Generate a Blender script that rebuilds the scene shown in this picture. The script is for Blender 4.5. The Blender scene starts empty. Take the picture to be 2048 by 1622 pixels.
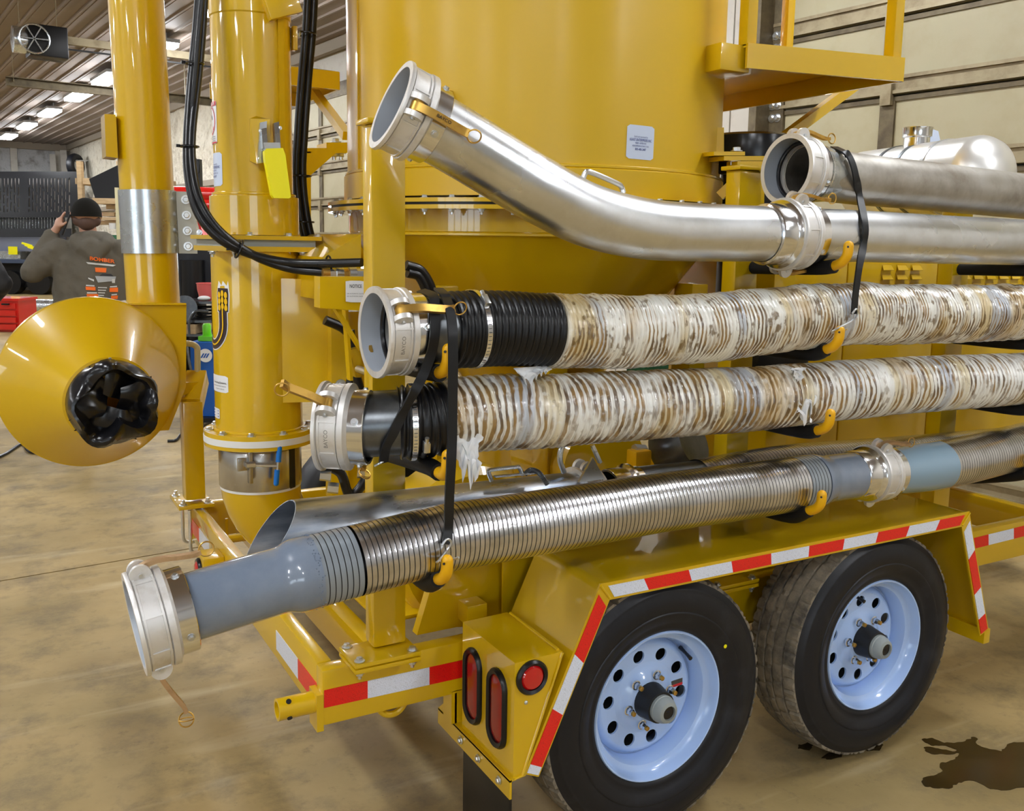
import bpy, bmesh, math, random
from mathutils import Vector as V, Matrix, Quaternion, noise
random.seed(7)
PI = math.pi
sc = bpy.context.scene
COL = sc.collection

# ------------------------------------------------------------------ camera, world, exposure
FPX, PPX, PPY = 1872.4, 1024.0, 760.3                 # focal length and principal point, in pixels of 2048 x 1622
PITCH, YAW, ROLL = math.radians(8.168), math.radians(29.51), math.radians(.905)
CAM = V((0, 0, 1.57))
_f = V((math.sin(YAW)*math.cos(PITCH), math.cos(YAW)*math.cos(PITCH), -math.sin(PITCH)))
_r0 = V((math.cos(YAW), -math.sin(YAW), 0)); _u0 = _r0.cross(_f)
_r = _r0*math.cos(ROLL) + _u0*math.sin(ROLL); _u = _u0*math.cos(ROLL) - _r0*math.sin(ROLL)
cd = bpy.data.cameras.new('camera'); cam = bpy.data.objects.new('camera', cd); COL.objects.link(cam)
cd.sensor_fit = 'HORIZONTAL'; cd.sensor_width = 36; cd.lens = 36*FPX/2048
cd.shift_y = -(811-PPY)/2048; cd.clip_start = .05; cd.clip_end = 200
cam.matrix_world = Matrix(((_r.x, _u.x, -_f.x, 0), (_r.y, _u.y, -_f.y, 0), (_r.z, _u.z, -_f.z, CAM.z), (0, 0, 0, 1)))
sc.camera = cam
vs = sc.view_settings
vs.view_transform = 'Standard'; vs.look = 'None'; vs.gamma = 1; vs.exposure = 0.0; vs.use_curve_mapping = False
w = bpy.data.worlds.new('world'); sc.world = w; w.use_nodes = True
w.node_tree.nodes['Background'].inputs[0].default_value = (.75, .85, 1, 1)
w.node_tree.nodes['Background'].inputs[1].default_value = .4
LED_POWER = 74.0            # radiance of the ceiling fixtures' diffusers
WINDOW_POWER = 5.0          # daylight in the door windows

cy = sc.cycles; cy.adaptive_threshold = .015; cy.max_bounces = 7; cy.diffuse_bounces = 3; cy.glossy_bounces = 4; cy.caustics_reflective = False; cy.caustics_refractive = False

def ray(x, y): return _f + _r*((x-PPX)/FPX) - _u*((y-PPY)/FPX)
def aty(x, y, Y): d = ray(x, y); return CAM + d*(Y/d.y)      # a pixel's point on the plane y = Y (y runs across the trailer)
def atz(x, y, Z): d = ray(x, y); return CAM + d*((Z-CAM.z)/d.z)
def atx(x, y, X): d = ray(x, y); return CAM + d*(X/d.x)
# the building stands turned 6 degrees against the trailer: a runs to the door wall, b runs along it
GA = math.radians(-6); D1 = V((math.sin(GA), math.cos(GA), 0)); D2 = V((math.cos(GA), -math.sin(GA), 0))
def B(a, b, z=0): v = D2*a + D1*b; v.z = z; return v
def atwall(x, y, A): d = ray(x, y); return CAM + d*((A-CAM.dot(D2))/d.dot(D2))

# ------------------------------------------------------------------ materials
MATS = {}
def M(name, col, rough=.5, metal=0., coat=0., bump=None, var=None, spec=None, emit=None, trans=0, alpha=1, aniso=0, stretch=None, rvar=None):
    m = bpy.data.materials.new(name); m.use_nodes = True; nt = m.node_tree; N = nt.nodes; L = nt.links
    b = N['Principled BSDF']; MATS[name] = m
    I = b.inputs
    I['Base Color'].default_value = (*col, 1); I['Roughness'].default_value = rough; I['Metallic'].default_value = metal
    I['Coat Weight'].default_value = coat; I['Coat Roughness'].default_value = .04
    if spec is not None: I['Specular IOR Level'].default_value = spec
    if aniso: I['Anisotropic'].default_value = aniso
    if trans: I['Transmission Weight'].default_value = trans
    if alpha < 1: I['Alpha'].default_value = alpha
    if emit: I['Emission Color'].default_value = (*emit[0], 1); I['Emission Strength'].default_value = emit[1]
    if var or bump or rvar:
        tc = N.new('ShaderNodeTexCoord'); src = tc.outputs['Object']
        if stretch:
            mp = N.new('ShaderNodeMapping'); mp.inputs['Scale'].default_value = stretch; L.new(src, mp.inputs['Vector']); src = mp.outputs[0]
    if var:
        sc_, col2, lo, hi = var
        n = N.new('ShaderNodeTexNoise'); n.inputs['Scale'].default_value = sc_; n.inputs['Detail'].default_value = 6; n.inputs['Roughness'].default_value = .65
        L.new(src, n.inputs['Vector'])
        mr = N.new('ShaderNodeMapRange'); mr.inputs['From Min'].default_value = lo; mr.inputs['From Max'].default_value = hi; L.new(n.outputs[0], mr.inputs[0])
        mx = N.new('ShaderNodeMix'); mx.data_type = 'RGBA'; mx.inputs['A'].default_value = (*col, 1); mx.inputs['B'].default_value = (*col2, 1)
        L.new(mr.outputs[0], mx.inputs['Factor']); L.new(mx.outputs['Result'], I['Base Color'])
    if rvar:
        sc_, r2, lo, hi = rvar
        n = N.new('ShaderNodeTexNoise'); n.inputs['Scale'].default_value = sc_; n.inputs['Detail'].default_value = 4
        L.new(src, n.inputs['Vector'])
        mr = N.new('ShaderNodeMapRange'); mr.inputs['From Min'].default_value = lo; mr.inputs['From Max'].default_value = hi
        mr.inputs['To Min'].default_value = rough; mr.inputs['To Max'].default_value = r2; L.new(n.outputs[0], mr.inputs[0]); L.new(mr.outputs[0], I['Roughness'])
    if bump:
        n = N.new('ShaderNodeTexNoise'); n.inputs['Scale'].default_value = bump[0]; n.inputs['Detail'].default_value = 5; L.new(src, n.inputs['Vector'])
        bp = N.new('ShaderNodeBump'); bp.inputs['Strength'].default_value = bump[1]; bp.inputs['Distance'].default_value = bump[2] if len(bump) > 2 else .002
        L.new(n.outputs[0], bp.inputs['Height']); L.new(bp.outputs[0], I['Normal'])
    return m
YEL = M("yellow_paint", (.68, .425, .001), .3, coat=.9, bump=(55, .03, .001))
YELT = M('yellow_tank_paint', (.68, .425, .001), .42, coat=.35, bump=(30, .03, .002))
MATS['yellow_tank_paint'].node_tree.nodes['Principled BSDF'].inputs['Coat Roughness'].default_value = .22
YELD = M('yellow_cap_plastic', (.85, .44, .002), .4)
YBRT = M('bright_yellow_grip', (.92, .84, .0), .35)
GALV = M('galvanised_steel', (.66, .71, .76), .22, .95, var=(5, (.50, .50, .46), .45, .75), rvar=(9, .34, .35, .7))
ALU = M('aluminium_tube', (.78, .80, .82), .24, 1, var=(6, (.60, .60, .58), .45, .8), rvar=(4, .38, .35, .7))
ALUD = M('weathered_aluminium_tube', (.52, .50, .46), .36, .9, var=(7, (.30, .26, .21), .42, .72), rvar=(9, .5, .35, .7))
CAST = M('cast_aluminium', (.80, .785, .76), .42, .6, var=(22, (.62, .58, .52), .5, .8), bump=(160, .12, .0006))
TURN = M('turned_aluminium', (.86, .87, .88), .16, 1)
ZINC = M('zinc_bolt', (.72, .75, .78), .28, .95)
BRASS = M('brass_lever', (.66, .40, .09), .36, .9, var=(30, (.45, .25, .06), .5, .8))
BRONZE = M('bronze_lever', (.60, .40, .22), .45, .85, var=(30, (.42, .27, .14), .5, .8))
RUB = M('black_rubber', (.007, .007, .008), .32, spec=.4, bump=(60, .08, .001))
RUBG = M('glossy_black_rubber', (.008, .008, .010), .22)
STRAP = M('rubber_strap', (.010, .011, .013), .45, spec=.4)
FOAM = M('black_foam_sleeve', (.007, .007, .008), .6, spec=.3, bump=(90, .2, .001))
HYD = M('hydraulic_hose_rubber', (.007, .007, .008), .3, spec=.45)
TYRE = M('tyre_rubber', (.007, .008, .012), .42, spec=.4, var=(9, (.026, .028, .036), .52, .8), bump=(50, .1, .001))
TREAD = M('dusty_tread_rubber', (.25, .21, .15), .8, var=(14, (.07, .063, .055), .42, .66))
RIM = M('white_wheel_enamel', (.44, .61, .95), .2, coat=.6)
HUBB = M('black_hub', (.012, .012, .012), .45, var=(20, (.09, .06, .035), .6, .8))
DARK = M('dark_opening', (.006, .006, .006), .8)
GREASE = M('grey_cap_plastic', (.30, .33, .32), .45, trans=0)
GREY = M('grey_paint', (.17, .215, .29), .2, coat=.9, var=(8, (.22, .265, .34), .4, .7), bump=(30, .05, .001))
BLUEG = M('blue_grey_paint', (.24, .36, .46), .2, coat=.5)
STEEL = M('mill_steel', (.11, .12, .13), .3, .85, var=(10, (.19, .20, .21), .4, .7))
STEELB = M('blued_steel', (.55, .58, .62), .26, .95, var=(5, (.10, .16, .26), .46, .72), rvar=(14, .42, .35, .7), stretch=(.5, 3, 3))
RIBM = M('ribbed_steel', (.70, .70, .72), .27, 1, var=(7, (.5, .5, .48), .45, .7))
RIBD = M('dark_rib_gap', (.015, .015, .015), .6)
RIBG = M('grey_painted_ribs', (.30, .34, .38), .2, .25, coat=.4)
SSTL = M('stainless_band', (.55, .54, .52), .26, .95, var=(6, (.36, .33, .29), .45, .75), stretch=(1, 1, .2))
REDL = M('red_lens', (.55, .004, .006), .1, coat=1, bump=(140, .15, .001), emit=((1, .0, .0), .015))
REDD = M('dark_red_lens', (.30, .003, .004), .25, coat=.4, bump=(90, .12, .001))
WHITE = M('white_gasket', (.8, .8, .78), .4)
STK = M('white_sticker', (.62, .70, .86), .4)
STKW = M('white_label', (.82, .83, .84), .4)
BLK = M('black_print', (.01, .01, .012), .5)
NAVY = M('blue_print', (.02, .04, .22), .5)
REDP = M('red_print', (.62, .02, .03), .45)
WFILM = M('torn_white_film', (.82, .83, .84), .25, bump=(40, .3, .004))
PVC = M('white_foil_lid', (.75, .8, .82), .4)
CHROME = M('chrome', (.85, .86, .88), .08, 1)
REDPAINT = M('red_paint', (.62, .015, .01), .25, coat=.4)
BLUEP = M('blue_plastic', (.0, .09, .42), .35)
BLUEH = M('blue_handle_plastic', (.0, .16, .6), .35)
BLACKP = M('black_paint', (.006, .006, .007), .35, spec=.35)
WOOD = M('pine_timber', (.50, .36, .20), .7, var=(6, (.38, .26, .13), .4, .7), stretch=(1, 1, 6))
PALEY = M('pale_tube', (.55, .5, .3), .4)
GREEN = M('lime_green_plastic', (.15, .62, .02), .3)
GRNP = M('dark_green_paint', (.02, .12, .05), .4)
TEAL = M('teal_plastic', (.0, .25, .25), .4)

def tape(name, col, rough):
    m = bpy.data.materials.new(name); m.use_nodes = True; nt = m.node_tree; N = nt.nodes; L = nt.links; b = N['Principled BSDF']
    b.inputs['Base Color'].default_value = (*col, 1); b.inputs['Roughness'].default_value = rough; b.inputs['Coat Weight'].default_value = .4
    tc = N.new('ShaderNodeTexCoord'); vo = N.new('ShaderNodeTexVoronoi'); vo.feature = 'DISTANCE_TO_EDGE'; vo.inputs['Scale'].default_value = 240
    L.new(tc.outputs['Object'], vo.inputs['Vector'])
    cr = N.new('ShaderNodeMapRange'); cr.inputs['From Max'].default_value = .08; cr.inputs['To Min'].default_value = .72; L.new(vo.outputs[0], cr.inputs[0])
    mx = N.new('ShaderNodeMix'); mx.data_type = 'RGBA'; mx.blend_type = 'MULTIPLY'; mx.inputs['Factor'].default_value = 1; mx.inputs['A'].default_value = (*col, 1)
    L.new(cr.outputs[0], mx.inputs['B']); L.new(mx.outputs['Result'], b.inputs['Base Color'])
    return m
TAPER = tape('red_reflective_tape', (.85, .008, .008), .3); TAPEW = tape('white_reflective_tape', (.78, .84, .98), .3)

# ------------------------------------------------------------------ mesh builder and scene helpers
WL = {}
def link(o, parent, wl):
    COL.objects.link(o); WL[o.name] = V(wl)
    if parent is not None: o.parent = parent; o.location = V(wl) - WL[parent.name]
    else: o.location = V(wl)
    return o
def tag(o, label=None, cat=None, group=None, kind=None):
    if label: o['label'] = label
    if cat: o['category'] = cat
    if group: o['group'] = group
    if kind: o['kind'] = kind
    return o
def thing(name, label, cat, loc, group=None):
    o = bpy.data.objects.new(name, None); o.empty_display_size = .1
    return tag(link(o, None, loc), label, cat, group)
def frame(axis, up=V((0, 0, 1))):
    z = V(axis).normalized(); up = V(up)
    x = up - z*up.dot(z)
    if x.length < 1e-4: x = V((1, 0, 0)) - z*z.x
    if x.length < 1e-4: x = V((0, 1, 0)) - z*z.y
    x.normalize(); y = z.cross(x); return x, y, z
class MB:
    def __init__(s): s.v = []; s.f = []; s.m = []; s.s = []; s.uv = {}
    def add(s, vs_, fs, mi=0, smooth=False, uv=None):
        o = len(s.v); s.v += [V(p) for p in vs_]
        for i, f in enumerate(fs):
            if uv: s.uv[len(s.f)] = uv[i]
            s.f.append([a+o for a in f]); s.m.append(mi); s.s.append(smooth)
        return s
    def box(s, c, size, rot=None, bev=0, mi=0):
        bm = bmesh.new(); bmesh.ops.create_cube(bm, size=1); bmesh.ops.scale(bm, vec=V(size), verts=bm.verts)
        if bev: bmesh.ops.bevel(bm, geom=bm.edges[:], offset=bev, segments=2, affect='EDGES', profile=.6)
        bm.verts.ensure_lookup_table(); mt = (rot or Matrix.Identity(3)); c = V(c)
        for v in bm.verts: v.index = bm.verts[:].index(v) if False else v.index
        bm.verts.index_update()
        s.add([c + mt @ v.co for v in bm.verts], [[v.index for v in f.verts] for f in bm.faces], mi); bm.free(); return s
    def cube(s, lo, hi, bev=0, mi=0):
        lo, hi = V(lo), V(hi); return s.box((lo+hi)/2, hi-lo, None, bev, mi)
    def beam(s, a, b, w, h, up=(0, 0, 1), bev=0, mi=0):
        a, b = V(a), V(b); x, y, z = frame(b-a, up)
        rot = Matrix((y, x, z)).transposed(); return s.box((a+b)/2, (w, h, (b-a).length), rot, bev, mi)
    def prism(s, pts, depth, mi=0):            # pts: 3-D polygon, depth: vector
        n = len(pts); d = V(depth); P = [V(p) for p in pts]
        s.add(P + [p+d for p in P], [list(range(n))[::-1], [n+i for i in range(n)]] + [[i, (i+1) % n, n+(i+1) % n, n+i] for i in range(n)], mi); return s
    def lathe(s, prof, o, axis, n=32, up=(0, 0, 1), mi=0, smooth=True, closed=False, a0=0, a1=2*PI):
        x, y, z = frame(axis, up); o = V(o); full = abs(a1-a0-2*PI) < 1e-6; k = n if full else n+1
        vs_ = []
        for r, h in prof:
            for i in range(k):
                t = a0+(a1-a0)*i/n; vs_.append(o + z*h + (x*math.cos(t)+y*math.sin(t))*r)
        fs = []; L = len(prof)
        for j in range(L if closed else L-1):
            j2 = (j+1) % L
            for i in range(n):
                i2 = (i+1) % k; fs.append([j*k+i, j*k+i2, j2*k+i2, j2*k+i])
        return s.add(vs_, fs, mi, smooth)
    def disc(s, o, axis, r, n=32, mi=0):
        x, y, z = frame(axis); o = V(o); return s.add([o+(x*math.cos(2*PI*i/n)+y*math.sin(2*PI*i/n))*r for i in range(n)], [list(range(n))], mi)
    def cyl(s, a, b, r, n=24, r2=None, mi=0):
        a, b = V(a), V(b); h = (b-a).length; r2 = r if r2 is None else r2
        s.lathe([(r, 0), (r2, h)], a, b-a, n, mi=mi); s.disc(b, b-a, r2, n, mi); s.disc(a, a-b, r, n, mi); return s
    def tube(s, path, r, n=12, mi=0, caps=True, closed=False, up=None, uvs=False, mfun=None):
        P = [V(p) for p in path]; k = len(P); rr = r if isinstance(r, (list, tuple)) else [r]*k
        T = []
        for i in range(k):
            if closed: t = P[(i+1) % k]-P[i-1]
            else: t = P[min(i+1, k-1)]-P[max(i-1, 0)]
            T.append(t.normalized())
        x, y, z = frame(T[0], up or (0, 0, 1)); vs_ = []; X = x; ln = [0]
        for i in range(k):
            if i:
                ln.append(ln[-1]+(P[i]-P[i-1]).length)
                X = (X - T[i]*X.dot(T[i])).normalized()
            Y = T[i].cross(X)
            for j in range(n):
                a = 2*PI*j/n; rad = rr[i]
                if callable(rad): rad = rad(a)
                vs_.append(P[i]+(X*math.cos(a)+Y*math.sin(a))*rad)
        o = len(s.v)
        fs = []; uv = []; ms = []
        for i in range(k if closed else k-1):
            i2 = (i+1) % k
            for j in range(n):
                j2 = (j+1) % n; fs.append([i*n+j, i*n+j2, i2*n+j2, i2*n+j]); ms.append(mfun(i) if mfun else mi)
                if uvs: l2 = ln[i2]; uv.append([(ln[i], j/n), (ln[i], (j+1)/n), (l2, (j+1)/n), (l2, j/n)])
        f0 = len(s.f); s.add(vs_, fs, mi, True, uv if uvs else None)
        if mfun:
            for i, m_ in enumerate(ms): s.m[f0+i] = m_
        if caps and not closed:
            s.f.append([o+j for j in range(n)][::-1]); s.m.append(mi); s.s.append(False)
            s.f.append([o+(k-1)*n+j for j in range(n)]); s.m.append(mi); s.s.append(False)
        return s
    def ribbon(s, path, wdir, w, t, mi=0):     # flat strap; wdir: width direction(s)
        P = [V(p) for p in path]; k = len(P); vs_ = []
        for i in range(k):
            T = (P[min(i+1, k-1)]-P[max(i-1, 0)]).normalized(); W = V(wdir[i] if isinstance(wdir, list) else wdir)
            W = (W - T*W.dot(T)).normalized(); Nn = T.cross(W)
            for a, b in ((-1, -1), (1, -1), (1, 1), (-1, 1)): vs_.append(P[i]+W*(a*w/2)+Nn*(b*t/2))
        fs = [[i*4+j, i*4+(j+1) % 4, i*4+4+(j+1) % 4, i*4+4+j] for i in range(k-1) for j in range(4)] + [[3, 2, 1, 0], [k*4-4, k*4-3, k*4-2, k*4-1]]
        return s.add(vs_, fs, mi, True)
    def torus(s, o, axis, R, r, n=32, m=10, mi=0, a0=0, a1=2*PI, up=(0, 0, 1)):
        x, y, z = frame(axis, up); o = V(o); full = abs(a1-a0-2*PI) < 1e-6; k = n if full else n+1
        return s.tube([o+(x*math.cos(a0+(a1-a0)*i/n)+y*math.sin(a0+(a1-a0)*i/n))*R for i in range(k)], r, m, mi, closed=full)
    def ball(s, o, r, n=20, m=12, mi=0, sx=(1, 1, 1)):
        o = V(o); vs_ = []
        for i in range(m+1):
            p = PI*i/m
            for j in range(n):
                a = 2*PI*j/n; vs_.append(o+V((math.sin(p)*math.cos(a)*sx[0], math.sin(p)*math.sin(a)*sx[1], math.cos(p)*sx[2]))*r)
        return s.add(vs_, [[i*n+j, (i+1)*n+j, (i+1)*n+(j+1) % n, i*n+(j+1) % n] for i in range(m) for j in range(n)], mi, True)
    def build(s, name, mats, parent=None, label=None, cat=None, group=None, kind=None, origin=None, ang=35, recalc=True):
        if not isinstance(mats, (list, tuple)): mats = [mats]
        lo = V((min(v.x for v in s.v), min(v.y for v in s.v), min(v.z for v in s.v))); hi = V((max(v.x for v in s.v), max(v.y for v in s.v), max(v.z for v in s.v)))
        c = V(origin) if origin is not None else (V(((lo.x+hi.x)/2, (lo.y+hi.y)/2, lo.z)) if parent is None else (lo+hi)/2)
        me = bpy.data.meshes.new(name); me.from_pydata([v-c for v in s.v], [], s.f)
        for m in mats: me.materials.append(m)
        me.polygons.foreach_set('material_index', s.m)
        if s.uv:
            ul = me.uv_layers.new(name='UVMap')
            for fi, uv in s.uv.items():
                for li, q in zip(me.polygons[fi].loop_indices, uv): ul.data[li].uv = q
        if recalc:
            bm = bmesh.new(); bm.from_mesh(me); bmesh.ops.remove_doubles(bm, verts=bm.verts, dist=1e-6) if not s.uv else None
            bmesh.ops.recalc_face_normals(bm, faces=bm.faces); bm.to_mesh(me); bm.free()
        me.polygons.foreach_set('use_smooth', [True]*len(me.polygons)); me.set_sharp_from_angle(angle=math.radians(ang)); me.update()
        o = bpy.data.objects.new(name, me); link(o, parent, c)
        return tag(o, label, cat, group, kind)
_BOLT = {}
def bolt(parent, pos, d, r=.008, name='bolt', mat=None, nut=False):
    key = (round(r, 4), (mat or ZINC).name, nut)
    if key not in _BOLT:
        b = MB(); b.lathe([(0, 0), (r*1.45, 0), (r*1.45, r*.25), (0, r*.25)], (0, 0, 0), (0, 0, 1), 16)
        b.lathe([(r, r*.25), (r, r*.95), (r*.8, r*1.1), (0, r*1.1)], (0, 0, 0), (0, 0, 1), 6, smooth=False)
        if nut: b.lathe([(r*.55, r*1.1), (r*.55, r*1.9), (0, r*1.9)], (0, 0, 0), (0, 0, 1), 8)
        me = bpy.data.meshes.new(name); me.from_pydata(b.v, [], b.f); me.materials.append(mat or ZINC); _BOLT[key] = me
    o = bpy.data.objects.new(name, _BOLT[key]); link(o, parent, V(pos))
    o.rotation_mode = 'QUATERNION'; o.rotation_quaternion = V(d).to_track_quat('Z', 'Y'); return o
_TXT = {}
def text2d(s, size=1, bold=0):
    k = (s, bold)
    if k not in _TXT:
        cu = bpy.data.curves.new('t', 'FONT'); cu.body = s; cu.align_x = 'CENTER'; cu.align_y = 'CENTER'; cu.offset = bold; cu.resolution_u = 3
        ob = bpy.data.objects.new('t', cu); COL.objects.link(ob); dg = bpy.context.evaluated_depsgraph_get()
        me = bpy.data.meshes.new_from_object(ob.evaluated_get(dg))
        _TXT[k] = ([(v.co.x, v.co.y) for v in me.vertices], [list(p.vertices) for p in me.polygons])
        bpy.data.objects.remove(ob); bpy.data.curves.remove(cu); bpy.data.meshes.remove(me)
    vs_, fs = _TXT[k]; return [(x*size, y*size) for x, y in vs_], fs
def put_text(mb, s, size, fn, cx=0, cy=0, width=None, bold=0, mi=0, wscale=1):
    vs_, fs = text2d(s, 1, bold)
    w_ = max(x for x, y in vs_)-min(x for x, y in vs_)
    sx = (width/w_) if width else size*wscale
    mb.add([fn(cx+x*sx, cy+y*size) for x, y in vs_], fs, mi)
def flatmap(o, ux, uy, off=0):
    o, ux, uy = V(o), V(ux).normalized(), V(uy).normalized(); n = ux.cross(uy)
    return lambda u, v: o+ux*u+uy*v+n*off
def cylmap(c, R, a0, z0, tilt=0):                # u to the right as seen from outside, v up; a0: bearing of the sticker centre
    ct, st = math.cos(tilt), math.sin(tilt)
    def fn(u, v):
        u, v = u*ct-v*st, u*st+v*ct
        a = a0+u/R; return V((c[0]+R*math.sin(a), c[1]-R*math.cos(a), z0+v))
    return fn
def rrect(fn, w, h, r=.004, nseg=10, mb=None, mi=0):   # rounded rectangle grid, mapped
    mb = mb or MB(); xs = [-w/2+w*i/nseg for i in range(nseg+1)]
    vs_ = []
    for i, x in enumerate(xs):
        d = max(0, abs(x)-(w/2-r)); hh = h/2-(r-math.sqrt(max(0, r*r-d*d)))
        vs_ += [fn(x, -hh), fn(x, hh)]
    mb.add(vs_, [[2*i, 2*i+2, 2*i+3, 2*i+1] for i in range(nseg)], mi); return mb
def spline(pts, n=8):                              # Catmull-Rom
    P = [V(p) for p in pts]; P = [P[0]*2-P[1]] + P + [P[-1]*2-P[-2]]; out = []
    for i in range(1, len(P)-2):
        a, b, c, d = P[i-1:i+3]
        for j in range(n):
            t = j/n; out.append(.5*((2*b)+(c-a)*t+(2*a-5*b+4*c-d)*t*t+(3*b-a-3*c+d)*t**3))
    out.append(P[-2]); return out
def resample(path, step):
    L = [0]
    for a, b in zip(path, path[1:]): L.append(L[-1]+(b-a).length)
    n = max(2, round(L[-1]/step)); out = []; k = 0
    for i in range(n+1):
        s = L[-1]*i/n
        while k < len(L)-2 and L[k+1] < s: k += 1
        t = (s-L[k])/max(1e-9, L[k+1]-L[k]); out.append(path[k].lerp(path[k+1], min(1, t)))
    return out
def cut(path, d0, d1):                             # piece of a path between two arc lengths
    out = []; s = 0
    def P(q):
        acc = 0
        for a, b in zip(path, path[1:]):
            l = (b-a).length
            if acc+l >= q: return a.lerp(b, (q-acc)/l)
            acc += l
        return path[-1]
    out = [P(d0)]
    for a, b in zip(path, path[1:]):
        s += (b-a).length
        if d0 < s < d1: out.append(b)
    out.append(P(d1)); return out
def plen(path): return sum((b-a).length for a, b in zip(path, path[1:]))
def arc_at_px(path, px):                           # arc length where the path crosses a given picture column
    s = 0
    def col(p): d = p-CAM; return PPX+FPX*d.dot(_r)/d.dot(_f)
    for a, b in zip(path, path[1:]):
        ca, cb = col(a), col(b); l = (b-a).length
        if (ca-px)*(cb-px) <= 0 and ca != cb: return s+l*(px-ca)/(cb-ca)
        s += l
    return s

# ------------------------------------------------------------------ the building
AW, BF, AL, BB, HC = 5.95, 31.84, -11.0, -9.0, 4.4       # door wall, far wall, left wall, back wall, ceiling height
def concrete():
    m = bpy.data.materials.new('stained_concrete'); m.use_nodes = True; nt = m.node_tree; N = nt.nodes; L = nt.links; b = N['Principled BSDF']
    g = N.new('ShaderNodeNewGeometry')
    def nz(scale, det, rough=.6, st=(1, 1, 1)):
        mp = N.new('ShaderNodeMapping'); mp.inputs['Scale'].default_value = st; L.new(g.outputs['Position'], mp.inputs['Vector'])
        n = N.new('ShaderNodeTexNoise'); n.inputs['Scale'].default_value = scale; n.inputs['Detail'].default_value = det; n.inputs['Roughness'].default_value = rough
        L.new(mp.outputs[0], n.inputs['Vector']); return n.outputs[0]
    def ramp(src, lo, hi, a=0, z=1):
        r = N.new('ShaderNodeMapRange'); r.inputs['From Min'].default_value = lo; r.inputs['From Max'].default_value = hi; r.inputs['To Min'].default_value = a; r.inputs['To Max'].default_value = z; L.new(src, r.inputs[0]); return r.outputs[0]
    def mix(f, A, Bc):
        x = N.new('ShaderNodeMix'); x.data_type = 'RGBA'; L.new(f, x.inputs['Factor'])
        for s, q in (('A', A), ('B', Bc)):
            if isinstance(q, tuple): x.inputs[s].default_value = (*q, 1)
            else: L.new(q, x.inputs[s])
        return x.outputs['Result']
    c = mix(ramp(nz(.9, 6), .38, .66), (.42, .30, .125), (.25, .175, .065))
    c = mix(ramp(nz(3.3, 8, .7), .48, .68, 0, .8), c, (.135, .10, .05))
    c = mix(ramp(nz(14, 5, .7), .58, .78, 0, .6), c, (.10, .072, .035))
    c = mix(ramp(nz(2.2, 4, .6, (.35, 2.2, 1)), .58, .72, 0, .5), c, (.58, .47, .28))
    c = mix(ramp(nz(60, 3), .66, .8, 0, .6), c, (.09, .07, .045))
    L.new(c, b.inputs['Base Color']); L.new(ramp(nz(2.5, 5), .3, .7, .52, .72), b.inputs['Roughness'])
    bp = N.new('ShaderNodeBump'); bp.inputs['Strength'].default_value = .12; bp.inputs['Distance'].default_value = .004; L.new(nz(45, 5), bp.inputs['Height']); L.new(bp.outputs[0], b.inputs['Normal'])
    return m
CONC = concrete()
LINER = M('ceiling_liner_steel', (.25, .195, .16), .6, .0, coat=.0, var=(.7, (.22, .18, .15), .4, .7))
FOAMW = M('spray_foam_insulation', (.66, .61, .50), .9, var=(5, (.40, .35, .26), .5, .72), bump=(7, .9, .12))
FOAMG = M('grey_spray_foam', (.50, .50, .50), .9, var=(4, (.26, .24, .22), .5, .72), bump=(6, .9, .1))
PLAST = M('white_wall_board', (.44, .43, .41), .7, var=(.6, (.36, .35, .33), .4, .7))
DOORP = M('cream_door_panel', (.42, .375, .24), .45, var=(2.5, (.36, .30, .17), .45, .8))
DOORS = M('door_strut_steel', (.34, .28, .17), .45, .3, var=(5, (.2, .15, .08), .45, .7))
DOORD = M('dark_door_stile', (.16, .125, .07), .5, .4, var=(7, (.08, .06, .035), .4, .7))
WALLW = M('white_wall_steel', (.55, .51, .44), .5, var=(5, (.42, .36, .3), .52, .75))
STUD = M('wall_girt', (.30, .25, .19), .7)
LEDM = M('led_diffuser', (1, 1, 1), .5, emit=((.93, .96, 1), LED_POWER))
LHOUS = M('light_housing', (.35, .36, .38), .5)
DAY = M('daylit_window', (.8, .9, 1), .3, emit=((.75, .88, 1), WINDOW_POWER))

mb = MB(); c4 = [B(AL, BB, -.05), B(AW, BB, -.05), B(AW, BF, -.05), B(AL, BF, -.05)]
mb.prism([v-V((0, 0, .1)) for v in c4], (0, 0, .1))
FLOOR = mb.build('floor', CONC, kind='structure')
# cast slabs with sawn joints between them
_j = atz(200, 1128, 0).dot(D1); _g = .006
bs = [BB] + [_j+5.2*k for k in range(-3, 6) if BB+.5 < _j+5.2*k < BF-.5] + [BF]
as_ = [AL, -6.0, -1.2, AW]
for i in range(len(as_)-1):
    for k in range(len(bs)-1):
        q = [B(as_[i]+_g, bs[k]+_g, -.06), B(as_[i+1]-_g, bs[k]+_g, -.06), B(as_[i+1]-_g, bs[k+1]-_g, -.06), B(as_[i]+_g, bs[k+1]-_g, -.06)]
        MB().prism(q, (0, 0, .06)).build('slab', CONC, FLOOR)
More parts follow.
